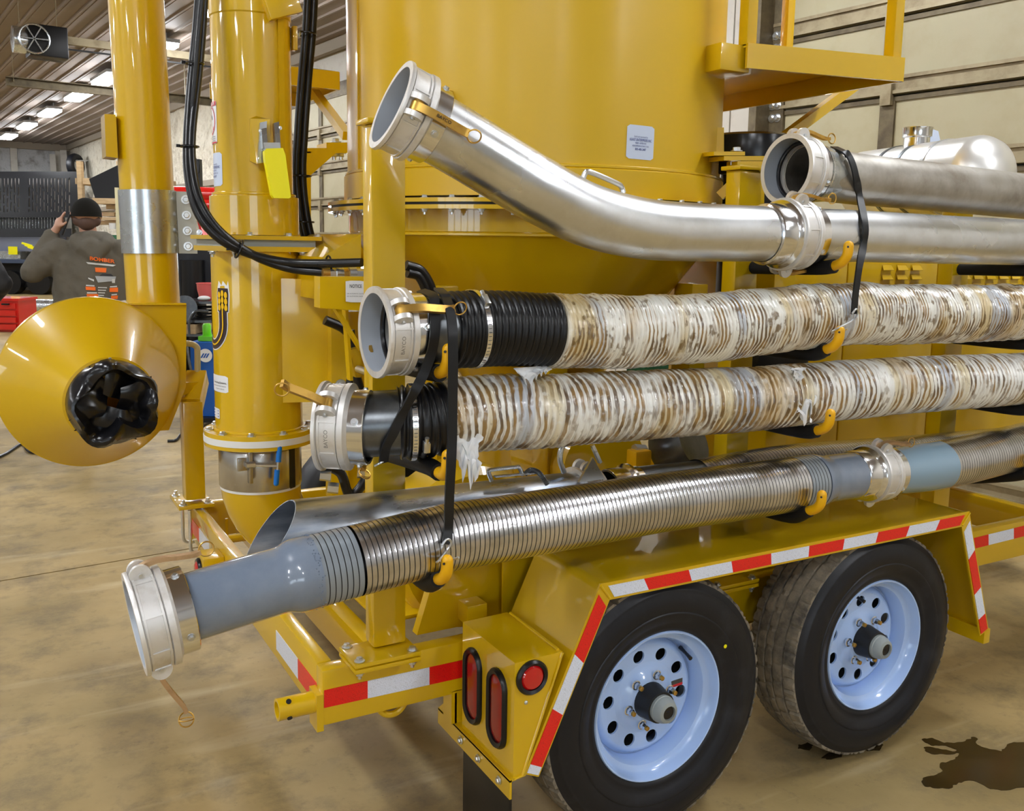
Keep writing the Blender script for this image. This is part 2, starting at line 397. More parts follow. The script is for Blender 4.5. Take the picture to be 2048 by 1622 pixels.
# ceiling: ribbed liner sheets, ribs run along the building
prof = []; a = AL
while a < AW:
    for da, dz in ((0, 0), (.13, 0), (.145, -.022), (.175, -.022), (.19, 0), (.205, 0), (.21, -.006), (.22, -.006), (.225, 0)):
        prof.append((min(a+da, AW), HC+dz))
    a += .25
mb = MB(); vs_ = []
for a, z in prof: vs_ += [B(a, BB, z), B(a, BF, z)]
mb.add(vs_, [[2*i, 2*i+1, 2*i+3, 2*i+2] for i in range(len(prof)-1)])
mb.prism([B(AL, BB, HC+.02), B(AW, BB, HC+.02), B(AW, BF, HC+.02), B(AL, BF, HC+.02)], (0, 0, .1))
mb.build('ceiling', LINER, kind='structure', ang=20, recalc=False)
def wallbox(name, a0, a1, b0, b1, z0, z1, mat, parent=None):
    return MB().prism([B(a0, b0, z0), B(a1, b0, z0), B(a1, b1, z0), B(a0, b1, z0)], (0, 0, z1-z0)).build(name, mat, parent, kind='structure' if parent is None else None)
wallbox('wall_left', AL-.2, AL, BB, BF, 0, HC, PLAST); wallbox('wall_back', AL, AW, BB-.2, BB, 0, HC, PLAST)
WF = wallbox('wall_far', AL, AW+.2, BF, BF+.2, 0, HC, FOAMG)
def lumpy(name, a, b0, b1, z0, z1, mat, step, amp, parent=None):   # sprayed foam: a lumpy relief on a wall of constant a
    nb, nz_ = max(2, int((b1-b0)/step)), max(2, int((z1-z0)/step)); vs_ = []
    for i in range(nb+1):
        for k in range(nz_+1):
            b, z = b0+(b1-b0)*i/nb, z0+(z1-z0)*k/nz_
            d = noise.fractal(V((b*1.1, z*1.9, a)), .8, 2.1, 4)*amp
            vs_.append(B(a-.04-max(-.03, d), b, z))
    return MB().add(vs_, [[i*(nz_+1)+k, (i+1)*(nz_+1)+k, (i+1)*(nz_+1)+k+1, i*(nz_+1)+k+1] for i in range(nb) for k in range(nz_)], 0, True).build(name, mat, parent, kind='structure' if parent is None else None, ang=180)
DR1, DR2 = (-.2, 4.87), (10.3, 15.2)                     # the two overhead doors, along the wall
WR = wallbox('wall_right', AW+.02, AW+.2, BB, BF, 0, HC, WALLW)
lumpy('foam_lining', AW, DR2[1]+.25, BF, 0, HC, FOAMW, .12, .075, WR)
lumpy('foam_lining', AW, DR2[0]-2.2, DR2[0]-.15, 0, HC, FOAMW, .12, .06, WR)
for z in (.9, 2.32, 2.62): wallbox('girt', AW-.12, AW-.05, DR2[1]+.3, BF, z, z+.11, STUD, WR)
wallbox('trim', AW-.14, AW-.05, BB, BF, HC-.16, HC, STUD, WR)
# flat steel panels of the wall beside the near door
for b0, b1 in ((4.98, 5.32), (5.335, 6.6), (6.615, 8.0)): wallbox('wall_panel', AW-.03, AW+.02, b0, b1, 0, HC, WALLW, WR)
for b0, b1 in ((-8.9, -6.2), (-6.18, -3.3), (-3.28, -.35)): wallbox('wall_panel', AW-.03, AW+.02, b0, b1, 0, HC, WALLW, WR)
def overhead_door(name, b0, b1, stiles, win):
    r = bpy.data.objects.new(name, None); link(r, None, B(AW-.1, (b0+b1)/2, 0)); tag(r, kind='structure')
    zs = [.02, .545, 1.07, 1.595, 2.10, 2.605, 3.115, 3.64]
    for i in range(len(zs)-1):
        z0, z1 = zs[i], zs[i+1]; hasw = win and i == 2
        if hasw:
            zz = (z0+.14, z1-.1); n = 5; wd = (b1-b0)/n
            m_ = MB()
            for q in ((z0+.01, zz[0]), (zz[1], z1-.01)): m_.prism([B(AW-.1, b0, q[0]), B(AW-.05, b0, q[0]), B(AW-.05, b1, q[0]), B(AW-.1, b1, q[0])], (0, 0, q[1]-q[0]))
            for k in range(n+1):
                bb = b0+wd*k; e0, e1 = max(b0, bb-.17), min(b1, bb+.17)
                m_.prism([B(AW-.1, e0, zz[0]), B(AW-.05, e0, zz[0]), B(AW-.05, e1, zz[0]), B(AW-.1, e1, zz[0])], (0, 0, zz[1]-zz[0]))
            sct = m_.build('door_section', DOORP, r)
            for k in range(n): wallbox('window_pane', AW-.085, AW-.07, b0+wd*k+.16, b0+wd*(k+1)-.16, zz[0]-.01, zz[1]+.01, DAY, sct)
        else:
            sct = wallbox('door_section', AW-.1, AW-.05, b0, b1, z0+.01, z1-.01, DOORP, r)
        # stiffening strut along the lower rail: two proud ribs and a shadowed web
        m_ = MB()
        for q0, q1, d in ((z0+.012, z0+.035, .035), (z0+.035, z0+.105, .014), (z0+.105, z0+.128, .035)):
            m_.prism([B(AW-.1-d, b0, q0), B(AW-.1, b0, q0), B(AW-.1, b1, q0), B(AW-.1-d, b1, q0)], (0, 0, q1-q0))
        m_.build('strut', DOORS, sct)
        wallbox('joint_seal', AW-.113, AW-.1, b0, b1, z1-.035, z1-.005, DOORD, sct)
        for b in stiles:
            wallbox('stile', AW-.118, AW-.1, b-.055, b+.055, z0+.13, z1-.03, DOORD, sct)
            st_ = wallbox('hinge', AW-.15, AW-.114, b-.04, b+.04, z1-.06, z1+.09, DOORS, sct)
    for b, s_ in ((b0, 1), (b1, -1)):
        wallbox('track', AW-.28, AW-.12, b-.05 if s_ > 0 else b-.02, b+.02 if s_ > 0 else b+.05, 0, 3.9, DOORD, r)
        wallbox('end_stile', AW-.13, AW-.1, min(b, b+.17*s_)+.02, max(b, b+.17*s_)-.0, .02, 3.64, DOORD, r)
        for z in zs[1:-1]:
            for dz in (-.05, .04):
                for db in (.05, .1): bolt(r, B(AW-.13, b+s_*db, z+dz), -D2, .022, 'roller_bolt')
    wallbox('header_seal', AW-.11, AW-.03, b0-.15, b1+.15, 3.62, 3.8, DOORD, r)
    return r
overhead_door('door_1', *DR1, (.75, 2.2, 3.86), False)
overhead_door('door_2', *DR2, (11.9, 13.1, 14.3), True)
# daylight windows behind the camera: a glazed door in the left wall and one in the back wall
def glazed(name, mk, n, w_):
    r = bpy.data.objects.new(name, None); link(r, None, mk(0, 0, 0)); tag(r, kind='structure')
    for i in range(n):
        for j in range(3):
            u0, z0 = i*w_, .55+j*.62
            MB().prism([mk(u0+.06, 0, z0), mk(u0+w_-.06, 0, z0), mk(u0+w_-.06, .02, z0), mk(u0+.06, .02, z0)], (0, 0, .54)).build('window_pane', DAY, r)
        MB().prism([mk(i*w_-.05, 0, 0), mk(i*w_+.05, 0, 0), mk(i*w_+.05, .05, 0), mk(i*w_-.05, .05, 0)], (0, 0, 2.6)).build('mullion', WALLW, r)
glazed('door_3', lambda u, d, z: B(AL+.01+d, -3.0+u, z), 5, .95)
glazed('door_4', lambda u, d, z: B(-6.5+u, BB+.01+d, z), 5, .95)
# timber framing and braces of the far wall
for a in [AW-.35-1.22*k for k in range(14)]:
    wallbox('stud', a-.09, a+.09, BF-.1, BF, 0, HC-.02, WALLW, WF)
wallbox('girt', AL, AW, BF-.08, BF, 2.9, 3.02, WALLW, WF); wallbox('top_plate', AL, AW, BF-.14, BF, HC-.2, HC, STUD, WF)

# ceiling lights: long LED wraparounds in rows along the building
def light_proto(loc):
    t = thing('ceiling_light', 'white LED strip light under the ribbed ceiling', 'ceiling light', loc, 'LED strip lights in rows on the ceiling')
    o = V(loc)
    def bx(a0, a1, b0, b1, z0, z1): return MB().prism([o+B(a0, b0)+V((0, 0, z0)), o+B(a1, b0)+V((0, 0, z0)), o+B(a1, b1)+V((0, 0, z0)), o+B(a0, b1)+V((0, 0, z0))], (0, 0, z1-z0))
    bx(-.15, .15, -.62, .62, .05, .1).build('housing', LHOUS, t)
    bx(-.135, .135, -.6, .6, 0, .05).build('diffuser', LEDM, t)
    for b in (-.5, .5): MB().cyl(o+B(0, b)+V((0, 0, .1)), o+B(0, b)+V((0, 0, .19)), .01, 8).build('hanger', LHOUS, t)
    return t
rows = [(3.85, [-6, -2.5, 1, 4.5, 8, 11, 14.2, 17.2, 19.6, 22.6, 25.6, 28.6]), (-1.5, [-6, -2, 2, 6, 10, 14, 18.5, 23, 27.5]), (-7.5, [-6, -2, 2, 6, 10, 14, 18.5, 23, 27.5])]
lp = None
for ra, rb in rows:
    for b in rb:
        loc = B(ra, b, HC-.20)
        if lp is None: lp = light_proto(loc)
        else:
            t = lp.copy(); COL.objects.link(t); t.location = loc; WL[t.name] = V(loc)
            for ch in lp.children: c = ch.copy(); COL.objects.link(c); c.parent = t
# door opener hanging from the ceiling, its rail running to the door wall
def opener(p, zt, label, motor=True):
    t = thing('door_opener' if motor else 'hanging_track', label, 'door opener' if motor else 'track', (p.x, p.y, p.z))
    R3 = Matrix((D2, D1, V((0, 0, 1)))).transposed(); a, b = p.dot(D2), p.dot(D1)
    if motor:
        MB().box(p+D2*.28, (.42, .32, .36), R3, .02).build('motor_case', BLACKP, t)
        MB().lathe([(0, -.1), (.13, -.1), (.15, -.04), (.15, .08), (0, .1)], p, -D2, 20).build('motor', GALV, t)
        k = MB(); k.torus(p+D2*.12-D1*.2, D1, .16, .012, 24, 8)
        for i in range(3): k.beam(p+D2*.12-D1*.2-V((math.cos(i*PI/3), 0, math.sin(i*PI/3)))*.16, p+D2*.12-D1*.2+V((math.cos(i*PI/3), 0, math.sin(i*PI/3)))*.16, .012, .012)
        k.build('chain_wheel', GALV, t)
        MB().beam(p+D2*.48+V((0, 0, .06)), B(AW-.12, b, p.z+.06), .07, .09).build('rail', DOORS, t)
        MB().beam(p+D2*.48+V((0, 0, -.04)), B(AW-.12, b, p.z-.04), .02, .02).build('chain', BLACKP, t)
        for s in (0, .4): MB().beam(p+D2*s+V((0, 0, .15)), V((*(p+D2*s).xy, HC-.02)), .04, .006).build('hanger_strap', DOORS, t)
    else:
        k = MB()
        for dz in (-.06, .06): k.beam(p+V((0, 0, dz)), B(AW-.12, b, p.z+dz), .09, .012)
        k.beam(p+D1*.04, B(AW-.12, b, p.z)+D1*.04, .012, .12); k.build('rail', DOORD, t)
        MB().beam(p+D2*.1, V((*(p+D2*.1).xy, HC-.02)), .05, .006).build('hanger_strap', DOORS, t)
        MB().beam(B(AW-1.2, b, p.z), B(AW-1.2, b, HC-.02), .05, .006).build('hanger_strap', DOORS, t)
opener(atz(40, 80, 3.85), HC, 'black chain hoist door opener with long rail under the ceiling')
opener(atz(12, 162, 3.85), HC, 'dark steel door track hanging below the ribbed ceiling', False)

# ------------------------------------------------------------------ the vacuum trailer
TR = thing('grain_vacuum_trailer', 'yellow grain vacuum trailer with tank, hose racks and two white wheels', 'trailer', (2.0, 2.9, 0))
ZT, ZB, YF, YB = .536, .392, 2.10, 3.80                    # frame top and bottom, near and far face
def cube(name, lo, hi, mat, parent, bev=.004, **k): return MB().cube(lo, hi, bev).build(name, mat, parent, **k)
def plate_on(name, pts, n, th, mat, parent):                # thin flat sheet from corner points
    return MB().prism(pts, V(n)*th).build(name, mat, parent)
# --- frame
fr = MB().cube((.669, YF, ZB), (4.4, YF+.05, ZT), .008).build('side_rail', YEL, TR)
cube('side_rail', (.669, YB-.05, ZB), (4.4, YB, ZT), YEL, TR, .008)
rb = cube('rear_crossbar', (.672, YF+.05, ZB), (.712, YB-.05, ZT), YEL, TR, .008)
for x0, x1, z1 in ((.842, .892, ZT-.03), (1.33, 1.38, ZT-.02), (3.02, 3.07, ZT-.012), (3.72, 3.78, ZT-.012)):
    cube('crossmember', (x0, YF+.05, ZB), (x1, YB-.05, z1), YEL, TR, .006)
MB().tube([(.70, 3.45, .47), (1.2, 3.45, .47)], .016, 10).build('brace_rod', YEL, TR)
MB().cyl((.78, 3.62, .40), (.78, 3.62, .50), .006, 8).build('pin', YEL, TR)
def tape_run(parent, fn, top, bot, xs, cols, n, th=.0015):  # reflective strips between two picture lines on one plane
    def yl(l, x): (x0, y0), (x1, y1) = l; return y0+(y1-y0)*(x-x0)/(x1-x0)
    for x0, x1, c in zip(xs, xs[1:], cols):
        P = [fn(x0, yl(top, x0)), fn(x1, yl(top, x1)), fn(x1, yl(bot, x1)), fn(x0, yl(bot, x0))]
        MB().prism(P, V(n)*th).build('reflective_strip', TAPER if c == 'r' else TAPEW, parent)
fy = lambda x, y: aty(x, y, YF-.0005)
tape_run(fr, fy, ((648, 1380.6), (924, 1320)), ((647, 1415.8), (923, 1355)), (648, 735, 858.5, 930), 'rwr', (0, -1, 0))
tape_run(fr, fy, ((1950, 1075.3), (2048, 1051.2)), ((1951.6, 1096.3), (2048, 1072.2)), (1945, 1976.5, 2027, 2075), 'rwr', (0, -1, 0))
for (y0, y1, c) in ((2.135, 2.31, 'r'), (2.31, 2.52, 'w'), (3.42, 3.6, 'w'), (3.6, 3.68, 'r'), (3.68, 3.78, 'r')):
    cube('reflective_strip', (.6705, y0, .425), (.672, y1, .482), TAPER if c == 'r' else TAPEW, rb, 0)
# round receiver tube and tie-down ring
k = MB(); k.lathe([(.020, 0), (.027, 0), (.027, .11), (.020, .11)], (.565, 2.13, .447), (1, 0, 0), 24, closed=True)
rc = k.build('receiver_tube', YEL, TR)
for a in (.6, 2.2): MB().lathe([(0, 0), (.0065, 0), (.0065, .003), (0, .003)], (.59, 2.13-.0268*math.sin(a), .447+.0268*math.cos(a)), (0, -math.sin(a), math.cos(a)), 12).build('pin_hole', DARK, rc)
plate_on('gusset', [(.655, 2.10, ZB-.012), (.672, 2.10, ZB-.012), (.672, 2.10, .475), (.655, 2.10, .475)], (0, 1, 0), .06, YEL, TR)
MB().torus((.862, YF+.025, ZB+.012), (0, 1, 0), .038, .009, 20, 10, a0=PI/2, a1=3*PI/2).build('tie_ring', YEL, TR)
# lamp pods on the rear bar
for y in (2.93, 3.22):
    pod = MB().cube((.60, y-.05, .40), (.672, y+.06, .50), .004).build('lamp_pod', YEL, TR)
    k = MB().lathe([(0, .012), (.036, .012), (.04, .006), (.04, 0), (0, 0)], (.6, y, .45), (-1, 0, 0), 20); k.build('grommet', RUB, pod)
    MB().lathe([(0, .02), (.02, .018), (.03, .012), (.03, .01)], (.6, y, .45), (-1, 0, 0), 20).build('lens', REDL, pod)
# --- rack posts
def post(x0, x1, ztop, base):
    p = MB().cube((x0, YF, ZT+.03), (x1, YF+.06, ztop), .008).build('rack_post', YEL, TR)
    MB().cube((x0-.012, YF-.012, ztop), (x1+.012, YF+.07, ztop+.012), .003).build('cap_plate', YEL, p)
    if base:
        for z0, dx in ((ZT, .0), (ZT+.0145, .0)): MB().cube((x0-.071, YF-.062, z0+.001), (x1+.015, YF+.06, z0+.013), .004).build('base_plate', YEL, p)
        for x in (x0-.054, x1-.003):
            for y in (YF-.046, YF+.045):
                bolt(p, (x, y, ZT+.028), (0, 0, 1), .009)
        for x in (x0-.054, x1-.003): bolt(p, (x, YF-.046, ZT), (0, 0, -1), .009, nut=True)
    return p
P1 = post(.803, .891, 1.845, True); P2 = post(1.94, 2.03, 1.80, True); P3 = post(2.94, 3.03, 1.75, True)
def hook(x, zt, rests=(), yt=1.752):                          # rack arm: foam-sleeved bar with an upturned yellow-capped tip; rests: (y, underside z) of what lies on it
    rr = sorted(rests, reverse=True); pts = [(x, y, z-.0195+.0025) for y, z in rr]
    zr = min([q[2] for q in pts]+[zt-.02])-.012
    pts = [(x, YF+.012, min(zr+.008, pts[0][2]) if pts else zr)]+pts+[(x, yt+.042, min(zt-.003, max(zt-.012, (pts[-1][2] if pts else zt)+.004)))]
    path = spline(pts, 6)
    k = MB().tube(path, .0195, 14).build('hook_arm', FOAM, TR)
    d0 = (path[-1]-path[-2]).normalized()
    tip = spline([path[-1]-d0*.006, V((x, yt+.020, zt-.003)), V((x, yt+.005, zt+.012)), V((x, yt, zt+.025)), V((x, yt-.001, zt+.043))], 5)
    MB().tube(tip, .0135, 14).ball(tip[-1], .0133).build('hook_cap', YELD, k)
    MB().lathe([(0, 0), (.003, 0), (.003, .0015), (0, .0015)], (x-.011, yt-.009, zt+.04), (-.75, -.6, 0), 8).build('cap_hole', BLK, k)
# --- fender
FY = 1.80
out = [aty(1048, 1548, FY), aty(1201, 1171, FY), aty(1939, 1021, FY), aty(1977, 1258, FY)]
F0, F1, F2, F3 = [(p.x, p.z) for p in out]; F1 = (F1[0], .755); F2 = (F2[0], .755)
def band(poly, y0, y1, th):                                   # bent sheet following an x-z polyline
    k = MB(); n = len(poly); vs_ = []
    for i, (x, z) in enumerate(poly):
        a = V((poly[max(i-1, 0)][0], 0, poly[max(i-1, 0)][1])); b = V((poly[min(i+1, n-1)][0], 0, poly[min(i+1, n-1)][1]))
        t = (b-a).normalized(); nn = V((t.z, 0, -t.x)) * th
        vs_ += [V((x, y0, z)), V((x, y1, z)), V((x, y1, z))+nn, V((x, y0, z))+nn]
    fs = [[i*4+j, i*4+(j+1) % 4, i*4+4+(j+1) % 4, i*4+4+j] for i in range(n-1) for j in range(4)] + [[0, 1, 2, 3], [n*4-1, n*4-2, n*4-3, n*4-4]]
    return k.add(vs_, fs)
def rnd(poly, r=.02, n=3):                                    # round the corners of a polyline
    o = [poly[0]]
    for i in range(1, len(poly)-1):
        p = V((*poly[i], 0)); a = (V((*poly[i-1], 0))-p).normalized()*r; b = (V((*poly[i+1], 0))-p).normalized()*r
        for j in range(n+1): t = j/n; q = (p+a)*(1-t)**2+p*2*t*(1-t)+(p+b)*t*t; o.append((q.x, q.y))
    return o+[poly[-1]]
FEN = band(rnd([F0, F1, F2, F3]), FY+.0049, YF+.002, .006).build('fender', YEL, TR, ang=50)
lw = .046
def inset(P, w):                                              # inner line of the folded edge
    r = []
    for i in range(len(P)):
        p = V((*P[i], 0)); ns = []
        for a, b in ((i-1, i), (i, i+1)):
            if 0 <= a and b < len(P): t = (V((*P[b], 0))-V((*P[a], 0))).normalized(); ns.append(V((t.y, -t.x, 0)))
        n_ = sum(ns, V()); n_.normalize(); n_ = n_*(w/max(.3, n_.dot(ns[0]))); r.append((p.x+n_.x, p.y+n_.y))
    return r
FI = inset([F0, F1, F2, F3], lw); FO = [F0, F1, F2, F3]
k = MB()
for i in range(3): k.prism([(FO[i][0], FY, FO[i][1]), (FO[i+1][0], FY, FO[i+1][1]), (FI[i+1][0], FY, FI[i+1][1]), (FI[i][0], FY, FI[i][1])], (0, .005, 0))
k.build('fender_lip', YEL, FEN)
for i in range(1, 3): MB().cyl((FO[i][0], FY-.002, FO[i][1]-.004), (FI[i][0], FY-.002, FI[i][1]+.004), .0035, 8).build('weld_bead', YEL, FEN)
def lipstrip(i, t0, t1, c, a=.14, b=.9):
    A, Bq, Ci, Di = [V((p[0], FY-.0008, p[1])) for p in (FO[i], FO[i+1], FI[i+1], FI[i])]
    def P(t, s): return A.lerp(Bq, t).lerp(Di.lerp(Ci, t), s)
    MB().prism([P(t0, a), P(t1, a), P(t1, b), P(t0, b)], (0, -.0015, 0)).build('reflective_strip', TAPER if c == 'r' else TAPEW, FEN)
def tt(px): return (aty(px, 1186-(px-1207)*.2035, FY).x-F1[0])/(F2[0]-F1[0])
xs = [1210, 1284, 1374, 1460, 1540, 1617, 1688, 1756, 1819, 1880, 1930]
for i, (x0, x1) in enumerate(zip(xs, xs[1:])): lipstrip(1, max(.012, tt(x0)), min(.988, tt(x1)), 'wr'[i % 2], .18, .86)
for t0, t1, c in ((.01, .055, 'w'), (.055, .345, 'r'), (.345, .635, 'w'), (.635, .955, 'r')): lipstrip(0, t0, t1, c)
for t0, t1, c in ((.06, .30, 'w'), (.30, .62, 'r'), (.62, .85, 'w'), (.85, .985, 'r')): lipstrip(2, t0, t1, c)
MB().cube((F3[0]-.02, FY, F3[1]-.05), (F3[0]+.012, YF, F3[1]), .003).build('lower_angle', YEL, FEN)
cube('wheel_well_panel', (1.2, YF+.052, .36), (2.8, YF+.06, .75), YEL, TR, 0)
# --- lamp box, mud flap bar and flap
BX = 1.04
k = MB(); k.prism([(BX, FY+.002, .600), (1.172, FY+.002, .602), (1.066, FY+.002, .31), (BX, FY+.002, .305)], (0, YF-FY-.025, 0))
LB = k.build('lamp_box', YEL, TR)
for y in (FY+.002,):
    MB().tube([(BX+.002, y-.001, .307), (1.066, y-.001, .312), (1.171, y-.001, .6)], .004, 8).build('weld_bead', YEL, LB)
    MB().tube([(1.165, y+.01, .604), (1.172, 2.06, .606)], .004, 8).build('weld_bead', YEL, LB)
def stadium(k, o, ux, uy, w, h, n=12):
    o, ux, uy = V(o), V(ux), V(uy); r = w/2; pts = []
    for i in range(n+1): a = PI*i/n; pts.append(o+ux*(r*math.cos(a))+uy*(h/2-r+r*math.sin(a)))
    for i in range(n+1): a = PI+PI*i/n; pts.append(o+ux*(r*math.cos(a))+uy*(-(h/2-r)+r*math.sin(a)))
    return pts
def oval_lamp(y, z):
    nrm = V((-1, 0, 0)); rings = [(.090, .204, 0), (.090, .204, .006), (.081, .194, .013), (.066, .174, .009), (.066, .174, .002)]
    k = MB(); R = [[p+nrm*d for p in stadium(k, (BX, y, z), (0, 1, 0), (0, 0, 1), w_, h_)] for w_, h_, d in rings]; n = len(R[0])
    k.add([p for q in R for p in q], [[a*n+i, a*n+(i+1) % n, (a+1)*n+(i+1) % n, (a+1)*n+i] for a in range(len(R)-1) for i in range(n)], 0, True)
    g = k.build('tail_lamp', RUB, TR, label='oval red tail lamp in black rubber grommet')
    k = MB(); R = [[p+nrm*d for p in stadium(k, (BX, y, z), (0, 1, 0), (0, 0, 1), w_, h_)] for w_, h_, d in ((.068, .176, .003), (.056, .160, .007), (.03, .12, .010))]
    k.add([p for q in R for p in q], [[a*n+i, a*n+(i+1) % n, (a+1)*n+(i+1) % n, (a+1)*n+i] for a in range(2) for i in range(n)] + [[2*n+i for i in range(n)]], 0, True)
    k.build('lens', REDD, g)
oval_lamp(2.010, .453); oval_lamp(1.880, .453)
k = MB().lathe([(.043, 0), (.043, .006), (.038, .012), (.031, .008), (.031, 0)], (1.086, FY+.002, .556), (0, -1, 0), 32); g = k.build('marker_lamp', RUB, TR, label='round red marker lamp')
MB().lathe([(0, .012), (.012, .0115), (.026, .010), (.031, .004), (.031, 0)], (1.086, FY+.002, .556), (0, -1, 0), 32).build('lens', REDL, g)
bolt(LB, aty(1052, 1405, FY+.002), (0, -1, 0), .0035, 'rivet')
mbar = MB().prism([(1.03, FY, .258), (1.03, 2.205, .262), (1.03, 2.205, .308), (1.03, FY, .308)], (.006, 0, 0)).prism([(1.03, FY, .302), (1.03, 2.205, .302), (1.075, 2.205, .308), (1.075, FY, .308)], (0, 0, .005)).build('mud_flap_bar', YEL, TR)
MB().prism([(1.03, 2.1, .31), (1.03, 2.2, .31), (1.03, 2.1, .395)], (.006, 0, 0)).build('gusset', YEL, mbar)
MB().cube((1.02, 2.1, .31), (1.055, 2.15, ZB+.01)).build('bar_bracket', YEL, mbar)
for y in (1.85, 1.96, 2.06): bolt(mbar, (1.029, y, .283), (-1, 0, 0), .0075)
MB().cube((1.038, 1.815, .06), (1.046, 2.065, .30), .002).build('mud_flap', RUB, TR)
# --- wheels
def wheel(xc, zc=.362, yo=1.836, rot=0., marks=False, va=-.8):
    ax = V((0, -1, 0)); o = V((xc, yo, zc))
    k = MB()
    k.lathe([(.170, -.175), (.200, -.185), (.2085, -.18), (.2085, -.012), (.2085, -.003), (.206, .0), (.2025, -.001), (.199, -.010), (.1945, -.026), (.189, -.032), (.178, -.036), (.1735, -.046), (.171, -.065), (.168, -.086), (.165, -.087)], o, ax, 72)
    rim = k.build('wheel', RIM, TR, ang=45)
    # disc with hand holes
    d = MB(); x, y, z = frame(ax); dz = -.082
    def hgt(r):
        tb = [(.045, -.046), (.058, -.047), (.066, -.051), (.082, -.061), (.094, -.066), (.112, -.066), (.14, -.064), (.152, -.068), (.1655, -.084)]
        for (r0, h0), (r1, h1) in zip(tb, tb[1:]):
            if r <= r1: return h0+(h1-h0)*max(0, r-r0)/(r1-r0)
        return tb[-1][1]
    d.lathe([(r, hgt(r)) for r in (.045, .05, .058, .066, .074, .082, .09, .1)], o, ax, 60)
    d.lathe([(r, hgt(r)) for r in (.145, .152, .158, .1655)], o, ax, 60)
    NH = 10
    for h in range(NH):
        t0 = rot+2*PI*h/NH; half = PI/NH; q = 6
        rect = [(.1, -half+2*half*i/q) for i in range(q)] + [(.1+.045*i/q, half) for i in range(q)] + [(.145, half-2*half*i/q) for i in range(q)] + [(.145-.045*i/q, -half) for i in range(q)]
        pts = [(r*math.cos(t0+a), r*math.sin(t0+a)) for r, a in rect]; cx, cy = .1225*math.cos(t0), .1225*math.sin(t0); ring = []
        for i, (px, py) in enumerate(pts):
            a = math.atan2(py-cy, px-cx); ring.append((cx+.0182*math.cos(a)*1.0, cy+.0182*math.sin(a)))
        n = len(pts)
        def W(p, dd=0): return o+x*p[0]+y*p[1]+z*(hgt(math.hypot(*p))+dd)
        d.add([W(p) for p in pts]+[W(p) for p in ring]+[W(p, -.006) for p in ring], [[i, (i+1) % n, n+(i+1) % n, n+i] for i in range(n)] + [[n+i, n+(i+1) % n, 2*n+(i+1) % n, 2*n+i] for i in range(n)], 0, True)
    d.build('wheel_disc', RIM, rim, ang=40)
    MB().lathe([(0, -.12), (.168, -.12), (.168, -.135)], o, ax, 40).build('brake_drum', DARK, rim)
    k = MB(); k.lathe([(.058, -.06), (.058, -.052), (.051, -.047), (.047, -.02), (.043, .004), (0, .004)], o, ax, 32); hb = k.build('hub', HUBB, rim)
    MB().lathe([(.037, .002), (.0375, .012), (.035, .014), (.035, .022), (.028, .036), (.0195, .039), (.0195, .030)], o, ax, 32).build('hub_cap', GREASE, rim)
    MB().lathe([(.0185, .03), (.0175, .034), (.005, .033), (0, .036)], o, ax, 24).build('rubber_plug', RUBG, rim)
    for i in range(6):
        a = rot*1.7+.35+2*PI*i/6; p = o+x*(.0699*math.cos(a))+y*(.0699*math.sin(a))+z*(-.052)
        k = MB(); k.lathe([(.0125, 0), (.0135, .006), (.0105, .007)], p, ax, 20, mi=0); k.lathe([(.0095, .006), (.0095, .02), (.007, .024)], p, ax, 6, smooth=False, mi=0); k.lathe([(.0065, .02), (.0065, .031), (0, .033)], p, ax, 12, mi=1)
        k.build('lug_nut', [CHROME, BRASS], rim)
    a = va; p0 = o+x*(.166*math.cos(a))+y*(.166*math.sin(a))+z*-.07
    MB().tube([p0, p0+z*.03+(-x*math.cos(a)-y*math.sin(a))*.006, p0+z*.055+(-x*math.cos(a)-y*math.sin(a))*.012], [.006, .0045, .006], 10).build('valve_stem', RUBG, rim)
    # tyre: sidewalls and ribbed tread, section profile along the axle
    W2 = .113; cy = -.0945                                      # section centre behind the flange
    side = [(.2045, .086), (.213, .094), (.222, .0975), (.228, .0965), (.238, .104), (.255, .110), (.262, .1125), (.2645, .1125), (.267, .110), (.278, .113), (.298, .111), (.315, .106), (.322, .1035), (.3245, .1035), (.327, .101), (.338, .094), (.345, .0905)]
    k = MB()
    for s in (1, -1): k.lathe([(r, cy+s*h) for r, h in side], o, ax, 96)
    k.build('tyre', TYRE, rim, ang=60)
    pr = []                                                     # tread ribs and grooves
    edges = [-.0905, -.056, -.049, -.018, -.012, .012, .018, .049, .056, .0905]
    cr = lambda h: .3625-.010*(h/.0905)**2
    for i in range(0, len(edges), 2):
        h0, h1 = edges[i], edges[i+1]
        pr += [(cr(h0)-.009 if i else .345, h0, 0), (cr(h0), h0+.0008, 1), (cr((h0+h1)/2), (h0+h1)/2, 2), (cr(h1), h1-.0008, 1), (cr(h1)-.009 if i+2 < len(edges) else .345, h1, 0)]
    n = 280; vs_ = []
    for j, (r, h, kd) in enumerate(pr):
        for i in range(n):
            a = 2*PI*i/n; rr = r
            ph = (i+j//5*2) % 7
            if kd == 1 and ph == 0: rr -= .006
            if j in (1, 2) and (i % 5 == 0) or j in (len(pr)-2, len(pr)-3) and (i % 5 == 0): rr -= .007
            vs_.append(o+z*(cy+h)+(x*math.cos(a)+y*math.sin(a))*rr)
    k = MB().add(vs_, [[j*n+i, j*n+(i+1) % n, (j+1)*n+(i+1) % n, (j+1)*n+i] for j in range(len(pr)-1) for i in range(n)], 0, False)
    k.build('tread', TREAD, rim, ang=25)
